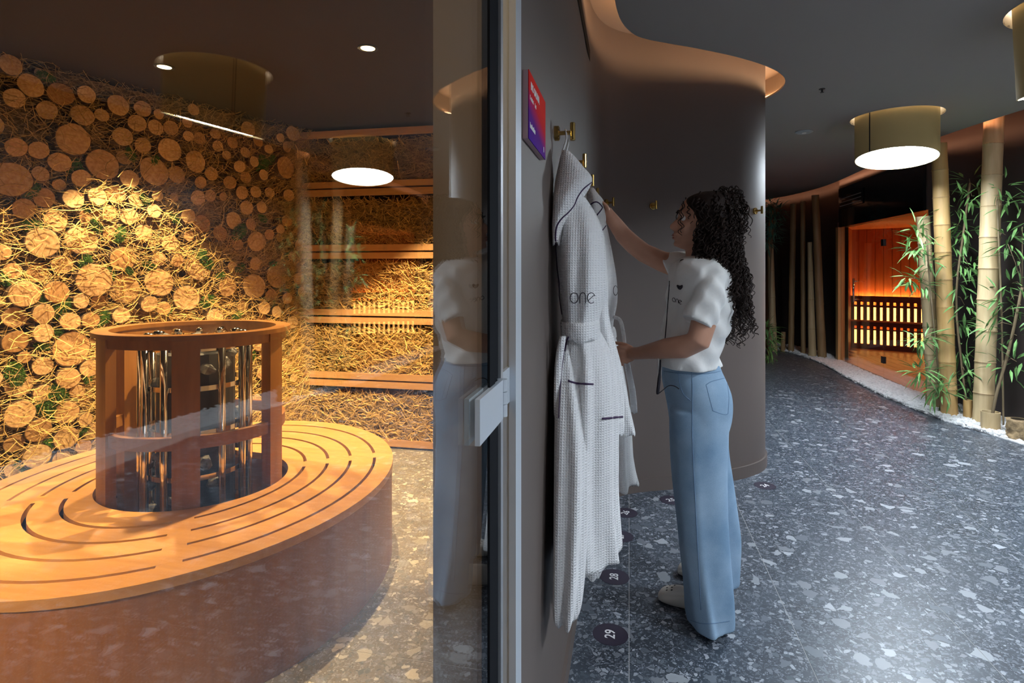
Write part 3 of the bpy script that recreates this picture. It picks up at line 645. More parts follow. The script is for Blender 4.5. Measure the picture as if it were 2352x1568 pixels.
# backlit slatted backrest
d = (SCn-SB).normalized(); nn = Vector((-d.y, d.x, 0)); nn = nn if nn.dot(ctr-SB) > 0 else -nn
bk = thing('backlit_bench_screen', SB+d*.7+nn*.2, 'dark slatted wooden backrest glowing with orange light from behind', 'screen')
o0 = SB+d*.02+nn*.16
def bar(a, z0, b, z1, th, name, mat=M_slat, off=0.0):
    mb = MB(); p = o0+d*a+nn*off; q = o0+d*b+nn*off
    mb.add([p+UP*z0, q+UP*z0, q+nn*th+UP*z0, p+nn*th+UP*z0, p+UP*z1, q+UP*z1, q+nn*th+UP*z1, p+nn*th+UP*z1], [(3,2,1,0),(4,5,6,7),(0,1,5,4),(1,2,6,5),(2,3,7,6),(3,0,4,7)])
    return ob(name, mb, mat, bk)
for z0, z1, hm in ((.80, .90, 0), (.715, .75, 0), (.40, .475, 0), (.335, .355, 0), (.02, .10, 0)): bar(0, z0, 1.75, z1, .03, 'rail')
for k in range(19): bar(k*.092, .02, k*.092+.056, .90, .022, 'slat', off=-.012)
bar(0, .475, 1.75, .50, .09, 'seat_edge', M_cedarf)
for z0, z1 in ((.1, .345), (.47, .74)): bar(0.02, z0, 1.72, z1, .004, 'backlight_panel', M_spanel, off=-.06)
ob('led_bar', MB().tube([o0+d*.02-nn*.09+UP*.84, o0+d*1.7-nn*.09+UP*.84], .012, 8), M_sled, bk)
sl = thing('sauna_fill_light', (4.4, 8.0, SZ), 'added unseen warm fill light in the sauna ceiling', 'light')  # unseen lamp added to brighten the orange boards and floor
ob('light_disc', MB().lathe((4.4, 8.0, SZ-.001), [(.09, 0), (.09, -.006)], 20), emit('sauna_fill_glow', (1, .38, .10), 170), sl); ob('light_trim', MB().lathe((4.4, 8.0, SZ), [(.12, 0), (.12, -.005), (.092, -.005), (.092, 0)], 20, cap=False), M_iron, sl)

# ================================================================== PEBBLE STRIP
PE = spline([(3.3, -1.4), (3.3, 2.0), (3.2, 3.6), (3.02, 4.6), (2.93, 5.03), (2.72, 5.75), (2.63, 6.6), (2.63, 7.6), (2.67, 8.94), (2.5, 9.97), (2.05, 10.7), (1.2, 11.25), (-.5, 11.5), (-1.9, 11.55)], 140)
WE = spline([(3.75, -1.4), (3.75, 2.0), (3.67, 3.6), (3.52, 4.6), (3.43, 5.03), (3.3, 5.7), (3.06, 6.6), (2.99, 7.6), (3.0, 8.98), (3.02, 9.97), (2.6, 10.95), (1.55, 11.75), (-.5, 11.95), (-1.9, 12.0)], 140)
pb = MB(); ico = [(0,0,1)]+[(.89*math.cos(2*PI*k/5), .89*math.sin(2*PI*k/5), .35) for k in range(5)]+[(.8*math.cos(2*PI*(k+.5)/5), .8*math.sin(2*PI*(k+.5)/5), -.4) for k in range(5)]
icf = [(0,1+k,1+(k+1)%5) for k in range(5)]+[(1+k,6+k,1+(k+1)%5) for k in range(5)]+[(6+k,6+(k+1)%5,1+(k+1)%5) for k in range(5)]
rp = random.Random(3)
for _ in range(14500):
    u = rp.uniform(.33, .90) if rp.random() < .9 else rp.random(); k = min(int(u*140), 139); f = u*140-k
    a = PE[k].lerp(PE[k+1], f); b = WE[k].lerp(WE[k+1], f); v = rp.random(); c = a.lerp(b, v*1.02-.01); s = rp.uniform(.011, .02); c.z = rp.uniform(.004, .028)
    ca, sa = math.cos(v*50), math.sin(v*50)
    pb.add([c+Vector(((x*ca-y*sa)*s*1.3, (x*sa+y*ca)*s, z*s*.8)) for x, y, z in ico], icf)
ob('white_pebble_strip', pb, M_pebble, label='strip of white pebbles along the foot of the outer wall', cat='pebbles', kind='stuff')
bed = MB(); bed.loft([[p+UP*.008 for p in PE], [p+UP*.008 for p in WE], [p+UP*.0005 for p in WE], [p+UP*.0005 for p in PE], [p+UP*.008 for p in PE]], closed=False)
ob('trim_3', bed, M_pebble, label='white gravel bed under the pebbles', kind='structure')

# ================================================================== BAMBOO
def culm(base, top, r0, r1, mat, label, nodes=.26, group='bamboo poles'):
    t = thing('bamboo_pole', base, label, 'bamboo pole', group)
    L_ = (top-base).length; n = max(4, round(L_/nodes)); prof = []; rng = []
    for i in range(n):
        for f, k in ((0, 1.0), (.03, 1.055), (.06, 1.0), (.5, .975), (.94, 1.0)):
            u = (i+f)/n; prof.append((u, (r0+(r1-r0)*u)*k))
    prof.append((1, r1)); ax = top-base; X = Vector((1, 0, 0)); Y = ax.normalized().cross(X).normalized(); X = Y.cross(ax.normalized())
    ph = random.uniform(-.006, .006)
    for u, r in prof:
        c = base+ax*u+X*ph*math.sin(u*5); rng.append([c+(X*math.cos(2*PI*j/18)+Y*math.sin(2*PI*j/18))*r for j in range(18)])
    o = ob('culm', MB().loft(rng), mat, t, smooth=True); o.data.set_sharp_from_angle(angle=.9)
    for i in range(1, n):
        c = base+ax*(i/n+.0015); ob('node_ring', MB().lathe(c, [((r0+(r1-r0)*i/n)*1.058, 0), ((r0+(r1-r0)*i/n)*1.058, .004)], 18, axis=ax, cap=False), M_bamD, t)
    return t
def bam(xb, yb, xt, yt, wpx, mat, label, taper=.94, nodes=.26, ztop=None):
    b = atz(xb, yb); d = (b-C0).dot(FW); t_ = atd(xt, yt, d) if ztop is None else atz(xt, yt, ztop)
    r = wpx*d/F/2/1.25
    return culm(b-UP*.005, t_, r, r*taper, mat, label, nodes)
bam(2257, 974, 2284, 262, 49, M_bamL, 'thickest pale bamboo pole reaching the glowing ceiling edge', .98)
bam(2181, 956, 2156, 330, 42, M_bamY, 'tall honey coloured bamboo pole beside the sauna glass', .92)
bam(2148, 940, 2120, 497, 36, M_bamL, 'pale bamboo pole with cut top in front of the sauna', .92)
bam(1889, 824, 1872, 448, 23, M_bamD, 'tall brown bamboo pole next to the sauna jamb', .85, .4)
bam(1866, 821, 1860, 556, 22, M_bamL, 'short tapered pale bamboo pole next to the sauna jamb', .55, .4)
bam(1845, 815, 1844, 462, 13, M_bamD, 'thin brown bamboo pole behind the short tapered one', 1.0, .4)
bam(1817, 809, 1822, 468, 16, M_bamD, 'mottled bamboo pole standing in the dark bend', .95, .4)
bam(1777, 806, 1769, 560, 21, M_bamL, 'short pale bamboo pole by the rounded wall end', .75, .4)
bam(1759, 799, 1772, 470, 12, M_bamD, 'thin reddish bamboo pole by the rounded wall end', 1.0, .4)
bam(1799, 807, 1799, 762, 12, M_bamD, 'knee high bamboo stump in the dark bend', 1.0, .3)
def cup(x, y, wpx, hpx, mat, label, name='bamboo_pot'):
    b = atz(x, y); d = (b-C0).dot(FW); r = wpx*d/F/2/1.25; h = hpx*d/F
    t = thing(name, b, label, 'planter', 'cut bamboo planters')
    ob('pot_wall', MB().lathe(b, [(r*.95, 0), (r, h*.1), (r*.98, h*.5), (r, h), (r*.86, h), (r*.84, h*.8), (r*.84, .02)], 22), mat, t, smooth=True); t.children[0].data.set_sharp_from_angle(angle=.7)
    ob('pot_soil', MB().lathe(b+UP*(h*.78), [(r*.84, 0), (r*.5, .01)], 18), M_dark, t)
    return b, h, r
c1 = cup(2275, 990, 46, 45, M_bamL, 'wide pale cut bamboo planter in front of the thickest pole')
c2 = cup(2223, 964, 22, 46, M_bamY, 'narrow honey bamboo planter between the tall poles')
cup(2131, 932, 12, 26, M_bamD, 'small brown bamboo stump by the sauna glass')
# rough root stump at the picture edge
b = atz(2338, 1008); d_ = (b-C0).dot(FW); t = thing('root_stump', b, 'rough gnarled bamboo root stump on the pebbles', 'stump')
rt_ = MB(); rr = 50*d_/F/2/1.2; hh = 46*d_/F
for_r = []
for k in range(10):
    z = hh*k/9; for_r.append([b+Vector((math.cos(a)*rr*(1+.07*math.sin(3*a+k*2.1)+(.1 if k in (1, 5) else 0)), math.sin(a)*rr*(1+.07*math.cos(4*a+k)+(.1 if k in (1, 5) else 0)), z)) for a in [2*PI*j/24 for j in range(24)]])
ob('stump_body', rt_.loft(for_r), plain('gnarled_bamboo', (.36, .25, .13), .8, var=.6, vscale=22, bump=.8, bscale=40), t, smooth=True); ob('stump_hollow', MB().lathe(b+UP*(hh-.002), [(rr*.7, 0), (rr*.6, .004)], 20), M_dark, t)

# leaves
def leaf(mb, p, d, L_, wd, nrm):
    d = d.normalized(); s = d.cross(nrm); s = s.normalized() if s.length > 1e-4 else d.orthogonal().normalized(); n_ = s.cross(d)
    q = [p, p+d*L_*.3+s*wd*.5+n_*wd*.15, p+d*L_*.3-n_*wd*.05, p+d*L_*.3-s*wd*.5+n_*wd*.15, p+d*L_*.68+s*wd*.34-n_*L_*.03, p+d*L_*.68-n_*L_*.05, p+d*L_*.68-s*wd*.34-n_*L_*.03, p+d*L_-n_*L_*.14]
    mb.add(q, [(0,1,2),(0,2,3),(1,4,5,2),(2,5,6,3),(4,7,5),(5,7,6)])
def plant(name, base, stems, clusters, label, mat=M_leaf, nleaf=16, L_=.11, group='leafy bamboo plants'):
    t = thing(name, base, label, 'plant', group); sm = MB()
    for pts, r in stems: sm.tube(spline(pts, 14), r, 6)
    fo = MB(); allp = [q for pts, r in stems for q in spline(pts, 14)]
    for c, rad in clusters:
        near = min(allp, key=lambda q: (q-c).length); sm.tube([near, near.lerp(c, .5)+UP*.03, c], .0025, 4)
        for i in range(int(nleaf*1.7)):
            o_ = Vector((random.gauss(0, 1), random.gauss(0, 1), random.gauss(0, .8)))*rad*.42; dr = (o_.normalized()+Vector((random.uniform(-.6, .6), random.uniform(-.6, .6), random.uniform(-.7, .25))))
            leaf(fo, c+o_, dr, random.uniform(.7, 1.3)*L_*1.3, random.uniform(.015, .026), Vector((random.uniform(-.4, .4), random.uniform(-.4, .4), 1)))
    ob('stem', sm, M_stem, t, smooth=True); ob('foliage', fo, mat, t, kind='stuff')
DP = 5.0
def cl(lst, dd): return [(atd(x, y, dd+random.uniform(-.12, .12)), r*dd/F) for x, y, r in lst]
plant('bamboo_plant', c1[0], [([c1[0]+UP*.05, atd(2290, 900, 4.69), atd(2318, 800, 4.68), atd(2348, 660, 4.66)], .011)],
      cl([(2340,600,38),(2325,650,34),(2345,700,36),(2300,720,32),(2335,770,36),(2315,560,30),(2348,520,26),(2300,840,34),(2335,830,30),(2275,750,26),(2318,690,30)], 4.66), 'leafy bamboo plant leaning out of the wide planter', nleaf=8)
plant('bamboo_plant', c2[0], [([c2[0]+UP*.05, atd(2208, 830, 5.12), atd(2196, 680, 5.15), atd(2215, 520, 5.15), atd(2228, 420, 5.15)], .009)],
      cl([(2225,415,30),(2232,450,32),(2205,480,30),(2198,520,34),(2222,530,34),(2190,560,24),(2205,600,34),(2225,610,28),(2200,650,30),(2215,700,30),(2200,740,28),(2205,800,28),(2215,850,30),(2190,870,30),(2222,890,30)], 5.15), 'tall leafy bamboo plant rising from the narrow planter', nleaf=12)
pb_ = atz(2165, 945); plant('bamboo_plant', pb_, [([pb_, atd(2150, 800, 5.1), atd(2135, 640, 5.1), atd(2128, 530, 5.1)], .007)],
      cl([(2105,530,22),(2120,560,26),(2098,575,18),(2130,600,22),(2090,640,16),(2118,655,22),(2140,770,20),(2115,780,18),(2130,860,26),(2165,880,30),(2150,895,28),(2180,905,26),(2110,850,18)], 5.08), 'sprawling leafy bamboo plant in front of the cut pole', nleaf=12)
pb_ = atz(2305, 985); plant('bamboo_plant', pb_, [([pb_, atd(2300, 700, 4.78), atd(2290, 460, 4.78)], .007)],
      cl([(2300,430,26),(2318,455,22),(2310,540,20),(2305,470,22)], 4.78), 'leafy bamboo shoots beside the thickest pole', nleaf=6)
pb_ = atz(1766, 812); plant('leafy_plant', pb_, [([pb_, atd(1768, 700, 9.0), atd(1772, 560, 9.0), atd(1785, 480, 9.0)], .012)],
      cl([(1785,485,16),(1770,510,18),(1778,530,16),(1764,555,14),(1768,470,12)], 9.0), 'teal leafy plant by the rounded wall end', mat=M_leaf2, nleaf=26, L_=.13)
pb_ = atz(1764, 830); plant('fern', pb_, [([pb_, pb_+UP*.2], .01)], cl([(1763,795,16),(1766,775,14),(1762,755,12),(1764,815,12)], (pb_-C0).dot(FW)), 'low green fern at the foot of the rounded wall end', nleaf=24, L_=.14)

# ================================================================== HOOKS
def wall_at(x, y):
    best = min(range(1, len(wl)-1), key=lambda i: (wl[i]-Vector((x, y, 0))).length); t_ = (wl[best+1]-wl[best-1]).normalized()
    return wl[best], Vector((t_.y, -t_.x, 0))
HZ = 1.715
HOOKS = [(-.205, 1.60, 'brass wall hook that holds the nearer robe, next to the sign'), (-.205, 2.03, 'brass wall hook just behind the hood of the nearer robe'), (-.205, 2.46, 'brass wall hook holding the farther robe'), (-.205, 2.90, 'empty brass wall hook above the reaching hand'), (-.14, 3.32, 'empty brass wall hook beside the reaching hand'), (.14, 3.54, 'empty brass wall hook in front of the face on the bare wall'), (.80, 3.97, 'empty brass wall hook behind the hair bun')]
hooks = []
for x, y, lb in HOOKS:
    p, n = wall_at(x, y); p = Vector((p.x, p.y, HZ)); t = thing('wall_hook', p, lb, 'hook', 'brass hooks on the curved wall')
    ob('rosette', MB().lathe(p, [(.021, 0), (.021, .011), (.018, .013)], 24, axis=n), M_brass, t); ob('hook_stem', MB().lathe(p, [(.006, .01), (.006, .05)], 12, axis=n), M_brass, t)
    q = p+n*.05; ob('hook_bar', MB().lathe(q-UP*.022, [(.0065, 0), (.0075, .002), (.0075, .048), (.0065, .05)], 16), M_brass, t); hooks.append((p, n))
# ================================================================== SIGN
sg = thing('wall_sign', (-.2, 1.21, 1.655), 'red to purple sauna sign plate with white lettering', 'sign')
ob('sign_face', MB().box((-.1935, 1.10, 1.588), (-.192, 1.325, 1.723)), M_sign, sg); ob('sign_block', MB().box((-.2045, 1.10, 1.588), (-.1937, 1.325, 1.723)), M_signedge, sg)
def sign_text(body, size, y, z, bold=0):
    me = text_mesh(body, size, M_ink, .0003, bold); me.transform(Matrix.Translation((-.1915, y, z)) @ Matrix.Rotation(PI/2, 4, 'Z') @ Matrix.Rotation(PI/2, 4, 'X'))
    me.transform(Matrix.Translation(-ORG[sg])); ob('sign_lettering', me, None, sg)
sign_text('BIO SAUNA', .021, 1.175, 1.697, .0006)
for i, (y, h) in enumerate([(1.112, .009)]+[(1.122+.0055*k, .006+.002*(k % 2)) for k in range(6)]+[(1.172, .009), (1.178, .006), (1.184, .008)]):
    ob('sign_mark', MB().box((-.1919, y, 1.668), (-.1914, y+.0032, 1.668+h)), M_ink, sg)
for k in range(9): ob('sign_mark', MB().box((-.1919, 1.112+k*.0072, 1.612), (-.1914, 1.1165+k*.0072, 1.612+.008+.003*(k % 3 == 0))), M_ink, sg)
ob('sign_mark', MB().box((-.1919, 1.294, 1.600), (-.1914, 1.298, 1.612)), M_ink, sg)
# ================================================================== FLOOR NUMBERS
NUMW = {'29': 'twenty-nine below the nearer robe', '28': 'twenty-eight beside the hem of the nearer robe', '27': 'twenty-seven half hidden by the robe hem', '26': 'twenty-six by the concave wall corner', '25': 'twenty-five right behind the jeans', '24': 'twenty-four by the rounded wall end'}
DOTS = [(1402, 1456, '29', -PI/2), (1411, 1324, '28', -PI/2), (1425, 1231, '27', -PI/2), (1437, 1177, '26', -PI/2-.35), (1541, 1148, '25', -PI/2-1.07), (1757, 1115, '24', -PI/2-.9)]
for x, y, s, a in DOTS:
    p = atz(x, y, .0008); t = thing('floor_number_sticker', p, 'round dark purple floor sticker numbered '+NUMW[s], 'sticker', 'numbered stickers along the hook wall')
    ob('sticker_disc', MB().lathe(Vector((p.x, p.y, .0002)), [(.064, 0), (.064, .0009)], 40), M_dot, t)
    me = text_mesh(s, .052, M_ink, .0002, .0008); me.transform(Matrix.Translation((0, 0, .0008)) @ Matrix.Rotation(a+PI, 4, 'Z')); ob('sticker_number', me, None, t)

# ================================================================== ROBES
def cloth(rows, Yc, n=34, nu=72, rip=.06, folds=7, seed=0, wallX=-.199, cap=True, sharp=1.0):
    rnd = random.Random(seed); ph = [rnd.uniform(0, 6.28) for _ in range(4)]; rings = []
    R = rows_interp(rows, n)
    for i, (y, xl, xr, hy, dy) in enumerate(R):
        a = atY(xl, y, Yc+dy); b = atY(xr, y, Yc+dy); cx, ax, z = (a.x+b.x)/2, (b.x-a.x)/2, (a.z+b.z)/2; u = i/n; ring = []
        for j in range(nu):
            t = 2*PI*j/nu; w_ = 1+rip*(math.sin(folds*t+ph[0]+.8*math.sin(3*u+ph[1]))+.5*math.sin((folds*2-3)*t+ph[2]+2*u))*min(1, .35+u)
            ct, st = math.cos(t), math.sin(t); ct = math.copysign(abs(ct)**sharp, ct); st = math.copysign(abs(st)**sharp, st)
            ring.append(Vector((max(wallX, cx+ax*ct*w_), Yc+dy+hy*st*w_, z+.006*math.sin(folds*t+ph[3])*u)))
        rings.append(ring)
    return MB().loft(rings, cap)
def bvh(objs):
    out = []
    for o in objs:
        g = ORG[o]; out.append(BVHTree.FromPolygons([v.co+g for v in o.data.vertices], [tuple(p.vertices) for p in o.data.polygons]))
    return out
def hit(bs, x, y, lift=.002, fallback=None):
    r = ray(x, y).normalized(); best = None
    for b in bs:
        loc, n_, i, d = b.ray_cast(C0, r)
        if loc is not None and (best is None or d < best[1]): best = (loc, d)
    if best is None: return fallback
    return best[0]-r*lift
def stroke(bs, pts, rad, n=24, lift=.001, sides=6):
    q = [hit(bs, p.x, p.y, lift) for p in spline([(a, b, 0) for a, b in pts], n)]; q = [p for p in q if p is not None]
    return MB().tube(q, rad, sides) if len(q) > 1 else None
def drawn(name, bs, pts, rad, mat, parent, n=24, lift=.001):
    m = stroke(bs, pts, rad, n, lift)
    if m: return ob(name, m, mat, parent, smooth=True)
def logo_one(bs, cx, cy, wpx, hpx, rad, mat, parent, skew=0.0):
    w3 = wpx/3.2; r = hpx/2; mb = MB()
    def add(pts, n=20):
        m = stroke(bs, [(x, y+skew*(x-cx)) for x, y in pts], rad, n, .0008, 5)
        if m: mb.add(m.v, m.f)
    add([(cx-w3*1.1+w3*.52*math.cos(a), cy+r*math.sin(a)) for a in [2*PI*k/12 for k in range(13)]])
    add([(cx-w3*.35, cy+r), (cx-w3*.35, cy-r*.3), (cx-w3*.15, cy-r*.9), (cx+w3*.1, cy-r), (cx+w3*.33, cy-r*.8), (cx+w3*.42, cy-r*.1), (cx+w3*.42, cy+r)])
    add([(cx+w3*1.15+w3*.5*math.cos(a), cy+r*math.sin(a)) for a in [.9+5.0*k/12 for k in range(13)]]); add([(cx+w3*.78, cy+r*.45), (cx+w3*1.52, cy-r*.55)], 6)
    if mb.v: ob('logo', mb, mat, parent)

def robe1():
    hp, hn = hooks[0]; t = thing('waffle_bathrobe', (-.12, 1.58, .45), 'long white hooded waffle bathrobe on the hook next to the sign', 'bathrobe', 'white waffle bathrobes')
    ob('hanging_loop', MB().tube(spline([hp+hn*.03+UP*.01, hp+hn*.034+Vector((0, -.012, -.02)), atY(1292, 350, 1.575), atY(1298, 356, 1.59), hp+hn*.037+Vector((0, .01, -.02)), hp+hn*.03+UP*.01], 16), .0028, 6), M_robeplain, t, smooth=True)
    up_ = ob('robe_body', cloth([(455,1277,1345,.05,0),(500,1275,1372,.085,0),(550,1277,1386,.11,0),(610,1280,1390,.125,0),(670,1286,1388,.125,0),(720,1292,1378,.11,0),(748,1293,1372,.10,0)], 1.58, seed=1, rip=.055, folds=6), M_robe, t, smooth=True)
    sk = ob('robe_skirt', cloth([(755,1293,1373,.10,0),(800,1288,1396,.13,0),(860,1282,1408,.15,0),(940,1278,1414,.16,0),(1040,1276,1414,.16,0),(1120,1276,1414,.16,0),(1200,1275,1420,.155,0),(1252,1274,1426,.15,0)], 1.60, seed=2, rip=.10, folds=8), M_robe, t, smooth=True)
    pn = ob('front_panel', cloth([(790,1283,1310,.02,.08),(860,1276,1328,.04,.05),(980,1273,1347,.06,.02),(1100,1271,1352,.065,.0),(1220,1270,1347,.07,-.01),(1330,1270,1340,.07,-.02),(1390,1271,1332,.065,-.02),(1416,1280,1322,.05,-.02)], 1.43, seed=3, rip=.13, folds=5), M_robe, t, smooth=True)
    mp = ob('back_panel', cloth([(1120,1320,1372,.03,0),(1220,1318,1384,.035,0),(1290,1322,1386,.03,0),(1322,1330,1376,.02,0)], 1.53, seed=31, rip=.05, folds=5), M_robe, t, smooth=True)
    sl_ = ob('sleeve', cloth([(560,1352,1388,.03,0),(640,1362,1396,.04,0),(720,1368,1398,.04,0),(790,1376,1412,.045,0),(870,1382,1426,.05,0),(940,1384,1434,.05,0),(990,1385,1432,.045,0)], 1.70, seed=4, rip=.05, folds=5), M_robe, t, smooth=True)
    cf = ob('sleeve_cuff', cloth([(957,1382,1434,.052,0),(972,1382,1434,.053,0),(990,1383,1433,.05,0)], 1.70, n=6, seed=4, rip=.03, folds=5), M_robe, t, smooth=True)
    fl_ = ob('side_panel', cloth([(760,1385,1406,.02,0),(840,1398,1428,.03,0),(920,1408,1444,.035,0),(975,1416,1456,.035,0),(996,1424,1460,.02,0)], 1.80, seed=5, rip=.06, folds=4), M_robe, t, smooth=True)
    hd = MB(); hrows = [(346,1292,1306,.012,0),(362,1287,1322,.03,0),(385,1282,1340,.05,0),(410,1277,1360,.065,0),(430,1274,1354,.07,-.01),(455,1271,1336,.075,-.02),(485,1270,1318,.07,-.03),(520,1269,1298,.06,-.04),(560,1270,1288,.04,-.05)]
    hood = ob('hood', cloth(hrows, 1.56, seed=6, rip=.02, folds=5), M_robe, t, smooth=True)
    belt = ob('belt', cloth([(734,1290,1376,.112,0),(742,1288,1378,.117,0),(765,1289,1378,.117,0),(774,1291,1376,.112,0)], 1.58, n=8, seed=7, rip=.02, folds=6), M_robe, t, smooth=True)
    bt = ob('belt_tail', cloth([(772,1285,1300,.012,0),(800,1279,1296,.012,0),(840,1274,1290,.012,0),(900,1272,1286,.012,0),(950,1272,1284,.010,0)], 1.44, n=14, nu=20, seed=8, rip=.05, folds=3), M_robe, t, smooth=True)
    B = bvh([up_, sk, pn, sl_, cf, hood, belt, mp])
    drawn('piping', B, [(1361,417),(1350,425),(1338,436),(1327,452),(1318,472),(1305,488),(1290,502),(1279,520),(1276,545),(1278,580),(1281,620),(1285,650),(1285,690),(1291,722)], .0021, M_purple, t, 60)
    drawn('piping', B, [(1306,773),(1301,785),(1297,806)], .002, M_purple, t, 10); drawn('piping', B, [(1296,806),(1290,850),(1286,900),(1283,960)], .0012, M_purple, t, 16)
    drawn('pocket_piping', B, [(1305,874),(1320,879),(1336,881),(1362,882)], .0026, M_purple, t, 14); drawn('cuff_piping', B, [(1384,961),(1400,960),(1416,958),(1430,957)], .0028, M_purple, t, 14, .006)
    logo_one(B, 1338, 684, 56, 24, .0011, M_blk, t)
robe1()
def robe2():
    t = thing('waffle_bathrobe', (-.1, 2.46, .5), 'white hooded waffle bathrobe being straightened by the woman', 'bathrobe', 'white waffle bathrobes')
    hp, hn = hooks[2]
    ob('hanging_loop', MB().tube(spline([hp+hn*.03+UP*.012, hp+hn*.03+Vector((0, -.01, -.04)), hp+hn*.03+Vector((0, 0, -.09)), hp+hn*.034+Vector((0, .01, -.04)), hp+hn*.03+UP*.012], 14), .003, 6), M_robeplain, t, smooth=True)
    hood = ob('hood', cloth([(432,1350,1364,.02,0),(446,1348,1374,.05,0),(462,1346,1386,.07,0),(480,1345,1389,.075,0),(500,1345,1392,.07,0),(520,1345,1390,.06,0)], 2.46, seed=11, rip=.03, folds=5), M_robe, t, smooth=True)
    up_ = ob('robe_body', cloth([(490,1345,1388,.07,0),(530,1345,1396,.10,0),(580,1345,1406,.12,0),(640,1345,1416,.13,0),(690,1345,1418,.13,0),(735,1345,1410,.11,0),(762,1347,1409,.11,0)], 2.48, seed=12, rip=.035, folds=6), M_robe, t, smooth=True)
    sk = ob('robe_skirt', cloth([(758,1347,1409,.11,0),(800,1350,1420,.13,0),(870,1352,1434,.14,0),(960,1353,1446,.15,0),(1050,1354,1452,.155,0),(1100,1354,1460,.155,0)], 2.48, seed=13, rip=.08, folds=7), M_robe, t, smooth=True)
    hm = ob('hem_corner', cloth([(1030,1440,1452,.02,0),(1080,1442,1460,.025,0),(1112,1450,1468,.02,0)], 2.5, n=10, nu=24, seed=14, rip=.05, folds=3), M_robe, t, smooth=True)
    ob('belt', cloth([(752,1346,1412,.118,0),(760,1345,1414,.12,0),(776,1346,1416,.118,0)], 2.48, n=6, seed=15, rip=.02, folds=6), M_robe, t, smooth=True)
    ob('belt_loop', MB().tube(spline([atY(1410, 728, 2.42), atY(1424, 735, 2.40), atY(1431, 760, 2.40), atY(1434, 785, 2.40), atY(1437, 805, 2.41)], 16), .008, 8), M_robe, t, smooth=True)
    ob('belt_tail', cloth([(800,1430,1440,.008,0),(850,1436,1450,.01,0),(900,1445,1460,.01,0),(946,1448,1464,.01,0)], 2.44, n=12, nu=20, seed=16, rip=.06, folds=3), M_robe, t, smooth=True)
    B = bvh([hood, up_, sk])
    drawn('piping', B, [(1348,480),(1356,470),(1366,464),(1374,465),(1381,472),(1383,478),(1376,488),(1366,500),(1358,512)], .0026, M_purple, t, 34); drawn('piping', B, [(1392,518),(1383,530),(1374,542),(1366,548)], .0022, M_purple, t, 14)
    logo_one(B, 1424, 667, 30, 22, .0014, M_blk, t)
robe2()

# ================================================================== WOMAN
YW = 2.33
WORG = Vector((.30, YW, 0))
wo = thing('person', WORG, 'woman with long dark curly hair, white top and wide blue jeans reaching for the robes', 'person')
def W(x, y, dy=0.0): return atY(x, y, YW+dy)
def wloft(mb, rows, n=24, nu=40, rip=None, sharp=1.0, egg=0.0):
    R = rows_interp(rows, n); rings = []
    for i, r in enumerate(R):
        y, xl, xr, hy = r[:4]; dy = r[4] if len(r) > 4 else 0; a, b = W(xl, y, dy), W(xr, y, dy); cx, ax, z = (a.x+b.x)/2, (b.x-a.x)/2, (a.z+b.z)/2; ring = []
        for j in range(nu):
            t = 2*PI*j/nu; ct, st = math.cos(t), math.sin(t); k = 1+(rip(t, i/n) if rip else 0)
            c2 = math.copysign(abs(ct)**sharp, ct); s2 = math.copysign(abs(st)**sharp, st)*(1+egg*ct)
            ring.append(Vector((cx+ax*c2*k, YW+dy+hy*s2*k, z)))
        rings.append(ring)
    mb.loft(rings); return mb
# ---- body, one continuous mesh
bd = MB()
face = [(444,1600,1648,.028),(452,1582,1660,.048),(462,1570,1668,.060),(474,1562,1674,.067),(486,1558,1676,.071),(497,1560,1676,.072),(507,1558,1675,.072),(517,1555,1672,.070),(527,1553,1668,.067),(534,1548,1662,.064),(540,1546,1656,.061),(546,1548,1650,.058),(553,1550,1644,.054),(561,1550,1636,.048),(567,1556,1628,.038),(572,1568,1622,.028)]
wloft(bd, face, 46, 44, egg=.22)
wloft(bd, [(494,1559,1580,.008),(502,1553,1580,.0095),(510,1545,1580,.012),(516,1539,1578,.0145),(520,1537,1578,.0165),(525,1539,1576,.0175),(530,1546,1574,.014),(533,1553,1572,.008)], 22, 20, egg=.3)      # nose
bd.ball(W(1549, 539), (.010, .017, .0055), 14, 8); bd.ball(W(1550, 547), (.010, .015, .006), 14, 8); bd.ball(W(1554, 560), (.012, .018, .012), 14, 8)
for s in (-1, 1): bd.ball(W(1612, 512)+Vector((0, s*.070, 0)), (.016, .008, .028), 14, 10); bd.ball(W(1560, 493)+Vector((.006, s*.03, 0)), (.010, .022, .007), 12, 8); bd.ball(W(1572, 525)+Vector((.01, s*.034, 0)), (.03, .022, .028), 14, 10)
bd.tube([W(1606, 540), W(1604, 565), W(1606, 590), W(1612, 620)], [.050, .049, .052, .075], 24)
wloft(bd, [(600,1570,1650,.09),(625,1550,1672,.15),(680,1548,1674,.15),(740,1542,1655,.135),(800,1532,1636,.125),(840,1536,1640,.122),(910,1545,1660,.14),(960,1555,1655,.13)], 24, 36)
bd.tube([W(1622, 632, -.10), W(1631, 660, -.150), W(1622, 720, -.185), W(1604, 782, -.198), W(1570, 796, -.17), W(1530, 800, -.13), W(1490, 807, -.07), W(1466, 811, -.03), W(1450, 811, -.005)], [.042, .044, .046, .043, .042, .038, .029, .0245, .024], 20)
FA = [W(1590, 620, .12), W(1562, 612, .16), W(1520, 600, .175), W(1478, 580, .17), W(1455, 562, .165), W(1432, 540, .155), W(1412, 512, .145), W(1398, 492, .135), W(1392, 483, .13)]
bd.tube(FA, [.05, .052, .044, .041, .040, .037, .031, .025, .024], 20)
